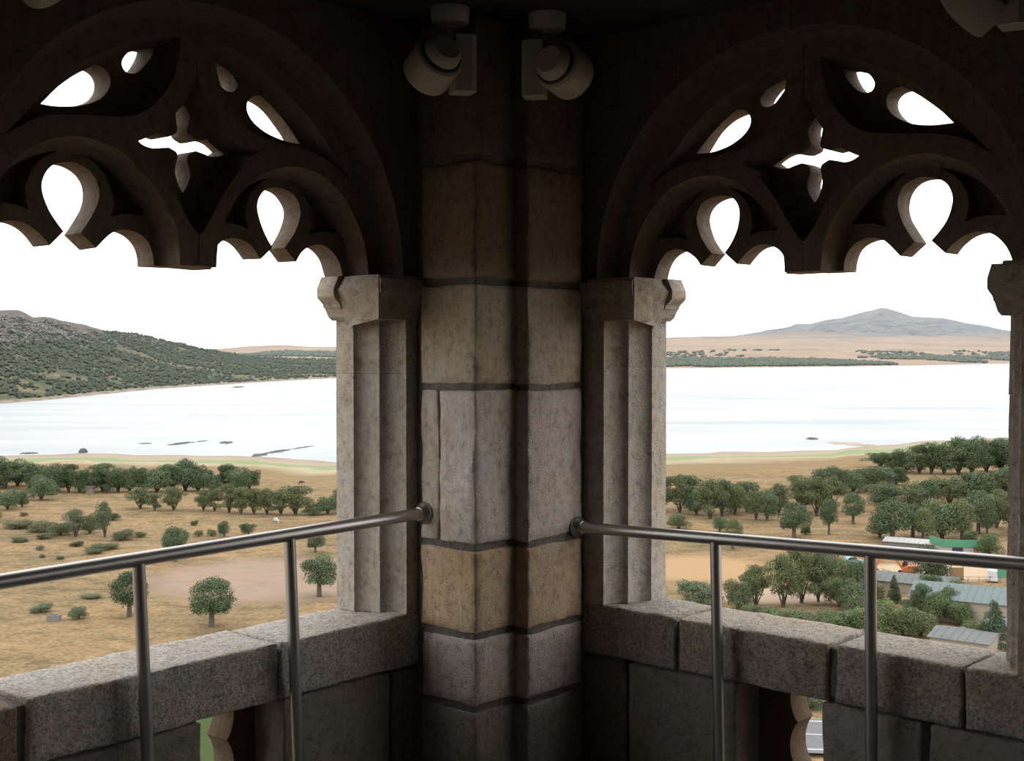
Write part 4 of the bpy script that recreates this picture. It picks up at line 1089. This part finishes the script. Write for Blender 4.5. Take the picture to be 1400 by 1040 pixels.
def vehicle(p, rz, L, H, paint, label, van=False):
    c = empty('van' if van else 'car', p, rz); R = Matrix.Rotation(rz, 3, 'Z'); Q = lambda a, n, z: Vector(p) + R @ Vector((a, n, z)); W = 0.85
    low = [(-L / 2, 0.28), (L / 2, 0.28), (L / 2, 0.62), (L * 0.46, 0.78), (L * 0.18, 0.88), (-L * 0.44, 0.90), (-L / 2, 0.75)]
    mb = MB(); mb.prism([Q(a, -W, z) for a, z in low], R @ Vector((0, 2 * W, 0))); mb.build('body', paint, c)
    cab = [(-L * (0.47 if van else 0.40), 0.88), (L * (0.32 if van else 0.20), 0.86), (L * (0.24 if van else 0.05), H), (-L * (0.46 if van else 0.26), H)]
    mb = MB(); mb.prism([Q(a, -W * 0.9, z) for a, z in cab], R @ Vector((0, 1.8 * W, 0))); k = mb.build('cabin', paint, c)
    win = [(a * 0.93, 0.93 + (z - 0.86) * 0.86) for a, z in cab]
    mb = MB(); mb.prism([Q(a, -W * 0.92, z) for a, z in win], R @ Vector((0, 1.84 * W, 0))); mb.build('window', M['window'], k)
    for sx in (-0.31, 0.31):
        for sy in (-1, 1):
            mb = MB(); mb.tube(Q(L * sx, sy * (W - 0.16), 0.31), Q(L * sx, sy * (W + 0.02), 0.31), 0.31, seg=16); mb.build('wheel', M['black'], c)
    return tag(c, label, 'van' if van else 'car')
vehicle(on_ground(1360, 795), 1.2, 4.6, 2.1, M['car_white'], 'white van parked in the sandy yard next to the right jamb', True)
vehicle(on_ground(1167, 772), 0.3, 4.0, 1.45, M['car_blue'], 'pale blue car half hidden by bushes left of the second right post')
vehicle(on_ground(1330, 874), 0.2, 4.1, 1.45, M['car_white'], 'white car parked in bushes right behind the right ledge')
# green fence panel by the jamb
p = on_ground(1372, 792); g_ = tag(empty('green_fence', p), 'green mesh fence panel at the yard edge beside the right jamb', 'fence')
mb = MB(); mb.box((p.x - 0.8, p.y, p.z), (p.x + 5, p.y + 0.06, p.z + 2.0)); mb.build('panel', M['green'], g_)
for k in range(3): mb = MB(); mb.tube((p.x - 0.8 + 2.9 * k, p.y, p.z - 0.1), (p.x - 0.8 + 2.9 * k, p.y, p.z + 2.1), 0.05, seg=8); mb.build('post', M['green'], g_)
# hut in the left meadow, concrete block
p = on_ground(122, 675); g_ = tag(empty('hut', p), 'tiny brown plank hut below the left tree belt', 'hut')
mb = MB(); mb.box((p.x - 1.0, p.y - 0.9, p.z - 0.1), (p.x + 1.0, p.y + 0.9, p.z + 1.9)); mb.build('walls', M['wood'], g_)
mb = MB(); mb.prism([(p.x - 1.25, p.y - 1.15, p.z + 1.85), (p.x + 1.25, p.y - 1.15, p.z + 1.85), (p.x + 1.25, p.y - 1.15, p.z + 2.0), (p.x - 1.25, p.y - 1.15, p.z + 2.1)], (0, 2.3, 0.1)); mb.build('roof', M['grey_roof'], g_)
p = on_ground(70, 851); g_ = tag(empty('water_trough', p), 'grey concrete block lying between two bushes in the left meadow', 'block')
mb = MB(); v, f = rough_box(lambda a, n, z: Vector((p.x + a, p.y + n, p.z + z)), (-0.95, -0.5, -0.1), (0.95, 0.5, 1.0), 2, res=0.3, r=0.06, amp=0.03); mb.add(v, f); mb.build('body', M['concrete'], g_)
mb = MB(); mb.box((p.x - 0.75, p.y - 0.35, p.z + 0.98), (p.x + 0.75, p.y + 0.35, p.z + 1.02)); mb.build('basin', M['black'], g_)

# ------------------------------------------------------------------ grazing animals: one continuous skinned body each
def cow(p, rz, mat, label, s=1.0):
    J = [(0, 0, 1.02), (0.45, 0, 1.05), (0.75, 0, 1.12), (1.02, 0, 1.05), (1.22, 0, 0.78), (1.36, 0, 0.55), (-0.45, 0, 1.08), (-0.62, 0, 0.9), (-0.7, 0, 0.45)]
    Rr_ = [0.34, 0.33, 0.27, 0.17, 0.13, 0.08, 0.30, 0.05, 0.03]
    Ed = [(0, 1), (1, 2), (2, 3), (3, 4), (4, 5), (0, 6), (6, 7), (7, 8)]
    for sx, j0, bend in ((0.5, 1, -0.03), (-0.45, 6, -0.10)):
        for sy in (-0.19, 0.19):
            b0 = len(J); J += [(sx, sy, 0.72), (sx - bend, sy, 0.40), (sx + bend * 0.5, sy, 0.20), (sx + 0.02, sy, 0.03)]; Rr_ += [0.13, 0.075, 0.055, 0.06]
            Ed += [(j0, b0), (b0, b0 + 1), (b0 + 1, b0 + 2), (b0 + 2, b0 + 3)]
    for sy in (-0.12, 0.12):
        J.append((1.12, sy * 1.4, 0.98)); Rr_.append(0.035); Ed.append((3, len(J) - 1))
    me = bpy.data.meshes.new('cow'); me.from_pydata([Vector(j) * s for j in J], Ed, []); me.update()
    o = bpy.data.objects.new('cow', me); COL.objects.link(o)
    sk = o.modifiers.new('skin', 'SKIN'); o.modifiers.new('smooth', 'SUBSURF').levels = 1
    for i, sv in enumerate(me.skin_vertices[0].data): sv.radius = (Rr_[i] * s, Rr_[i] * s); sv.use_root = (i == 0)
    dg = bpy.context.evaluated_depsgraph_get(); m2 = bpy.data.meshes.new_from_object(o.evaluated_get(dg))
    o.modifiers.clear(); o.data = m2; m2.materials.clear(); m2.materials.append(mat)
    o.location = p; o.rotation_euler.z = rz
    return tag(o, label, 'cow')
cow(on_ground(378, 716.5), 2.6, M['cow'], 'white cow grazing in the dry meadow above the left handrail')
cow(on_ground(410, 663.5), 0.3, M['cow_dark'], 'dark cow standing far off near the lake, right of the tree belt')

# ------------------------------------------------------------------ islets and stone lines in the lake
M['mud'] = simple('wet_mud', (0.06, 0.056, 0.05), 0.8, 0, 0.3, 0.3)
M['sand'] = simple('pale_sand', (0.26, 0.21, 0.155), 0.9, 0, 0.12, 0.2)
def islet(x0, y0, x1, y1, wid, h, label, name='islet', mat='mud', cat='islet'):
    A = Vector((px_dir(x0) * fwd(y0, LAKE), fwd(y0, LAKE), LAKE)); B = Vector((px_dir(x1) * fwd(y1, LAKE), fwd(y1, LAKE), LAKE))
    n = 24; v = []; d = (B - A); pd = Vector((-d.y, d.x, 0)).normalized()
    for i in range(n + 1):
        t = i / n; e = math.sin(math.pi * t) ** 0.6 + 0.02; w = wid * math.sin(math.pi * min(1, max(0, t))) ** 0.5 * (0.7 + 0.6 * (noise.noise(Vector((t * 9, x0, 0))) * 0.5 + 0.5)) + 0.05
        c = A + d * t + pd * noise.noise(Vector((t * 4, y0, 3))) * wid * 0.8
        for q, zz_ in ((-1, -0.5), (-0.55, h * e * 0.6), (0, h * e * 0.8), (0.55, h * e * 0.6), (1, -0.5)):
            v.append(c + pd * w * q + Vector((0, 0, zz_ + (noise.noise(Vector((t * 20, q, x0))) * h * 0.35 if zz_ > 0 else 0))))
    f = [(i * 5 + k, i * 5 + k + 1, (i + 1) * 5 + k + 1, (i + 1) * 5 + k) for i in range(n) for k in range(4)]
    o = obj(name, v, f, M[mat], None, None, True); return tag(o, label, cat)
islet(228, 608.6, 266, 604.6, 3.0, 0.8, 'long thin dark mud bar in the lake left of centre')
islet(299, 605.6, 318, 605.4, 5.0, 1.0, 'short oval dark islet in the lake, right of the long mud bar')
islet(188, 606.8, 208, 606.4, 1.4, 0.5, 'faint row of stones in the lake left of the long mud bar')
islet(266, 604.4, 284, 602.5, 1.3, 0.4, 'faint stone line trailing from the long mud bar')
islet(345, 624.5, 362, 620.5, 2.5, 0.9, 'dark stone tip of the jetty where it leaves the left shore', 'stone_jetty', 'mud', 'jetty')
islet(362, 620.5, 395, 614.5, 2.0, 0.8, 'dark middle stretch of the stone jetty near the left jamb', 'stone_jetty', 'mud', 'jetty')
islet(395, 614.5, 430, 609.5, 1.2, 0.4, 'broken outer end of the stone jetty near the left jamb', 'stone_jetty', 'mud', 'jetty')
islet(25, 620.5, 52, 619.5, 2.0, 0.7, 'dark stone bar by the shore at far left')
islet(318, 529.8, 334, 529.2, 5.0, 1.5, 'tiny dark rock far out under the left hill')
islet(1103, 600.4, 1119, 600.0, 4.0, 1.0, 'small dark islet alone in the lake behind the right opening')
islet(1133, 604.8, 1205, 610.5, 7.0, 0.8, 'pale sand spit running into the lake behind the right opening', 'sand_spit', 'sand', 'sand spit')
islet(108, 619.5, 116, 618.0, 1.5, 2.2, 'small dark boulder on the left lake shore', 'boulder', 'mud', 'boulder')

# ------------------------------------------------------------------ road below the right parapet
road = tag(empty('road', (32, 131, -40)), kind='structure')
def strip3(nm, y0, y1, dz, m):
    v = []; f = []
    for i in range(31):
        X = 5 + 3.0 * i; sl = -0.12 * (X - 32)
        for y in (y0, y1): v.append((X, y + sl, ground_z(X, y + sl) + dz))
    f = [(2 * i, 2 * i + 2, 2 * i + 3, 2 * i + 1) for i in range(30)]
    obj(nm, v, f, m, road)
strip3('asphalt', 124.5, 136.5, 0.45, M['asphalt'])
strip3('edge_line', 125.4, 125.9, 0.47, M['line']); strip3('edge_line', 130.5, 130.9, 0.47, M['line']); strip3('edge_line', 135.2, 135.7, 0.47, M['line'])
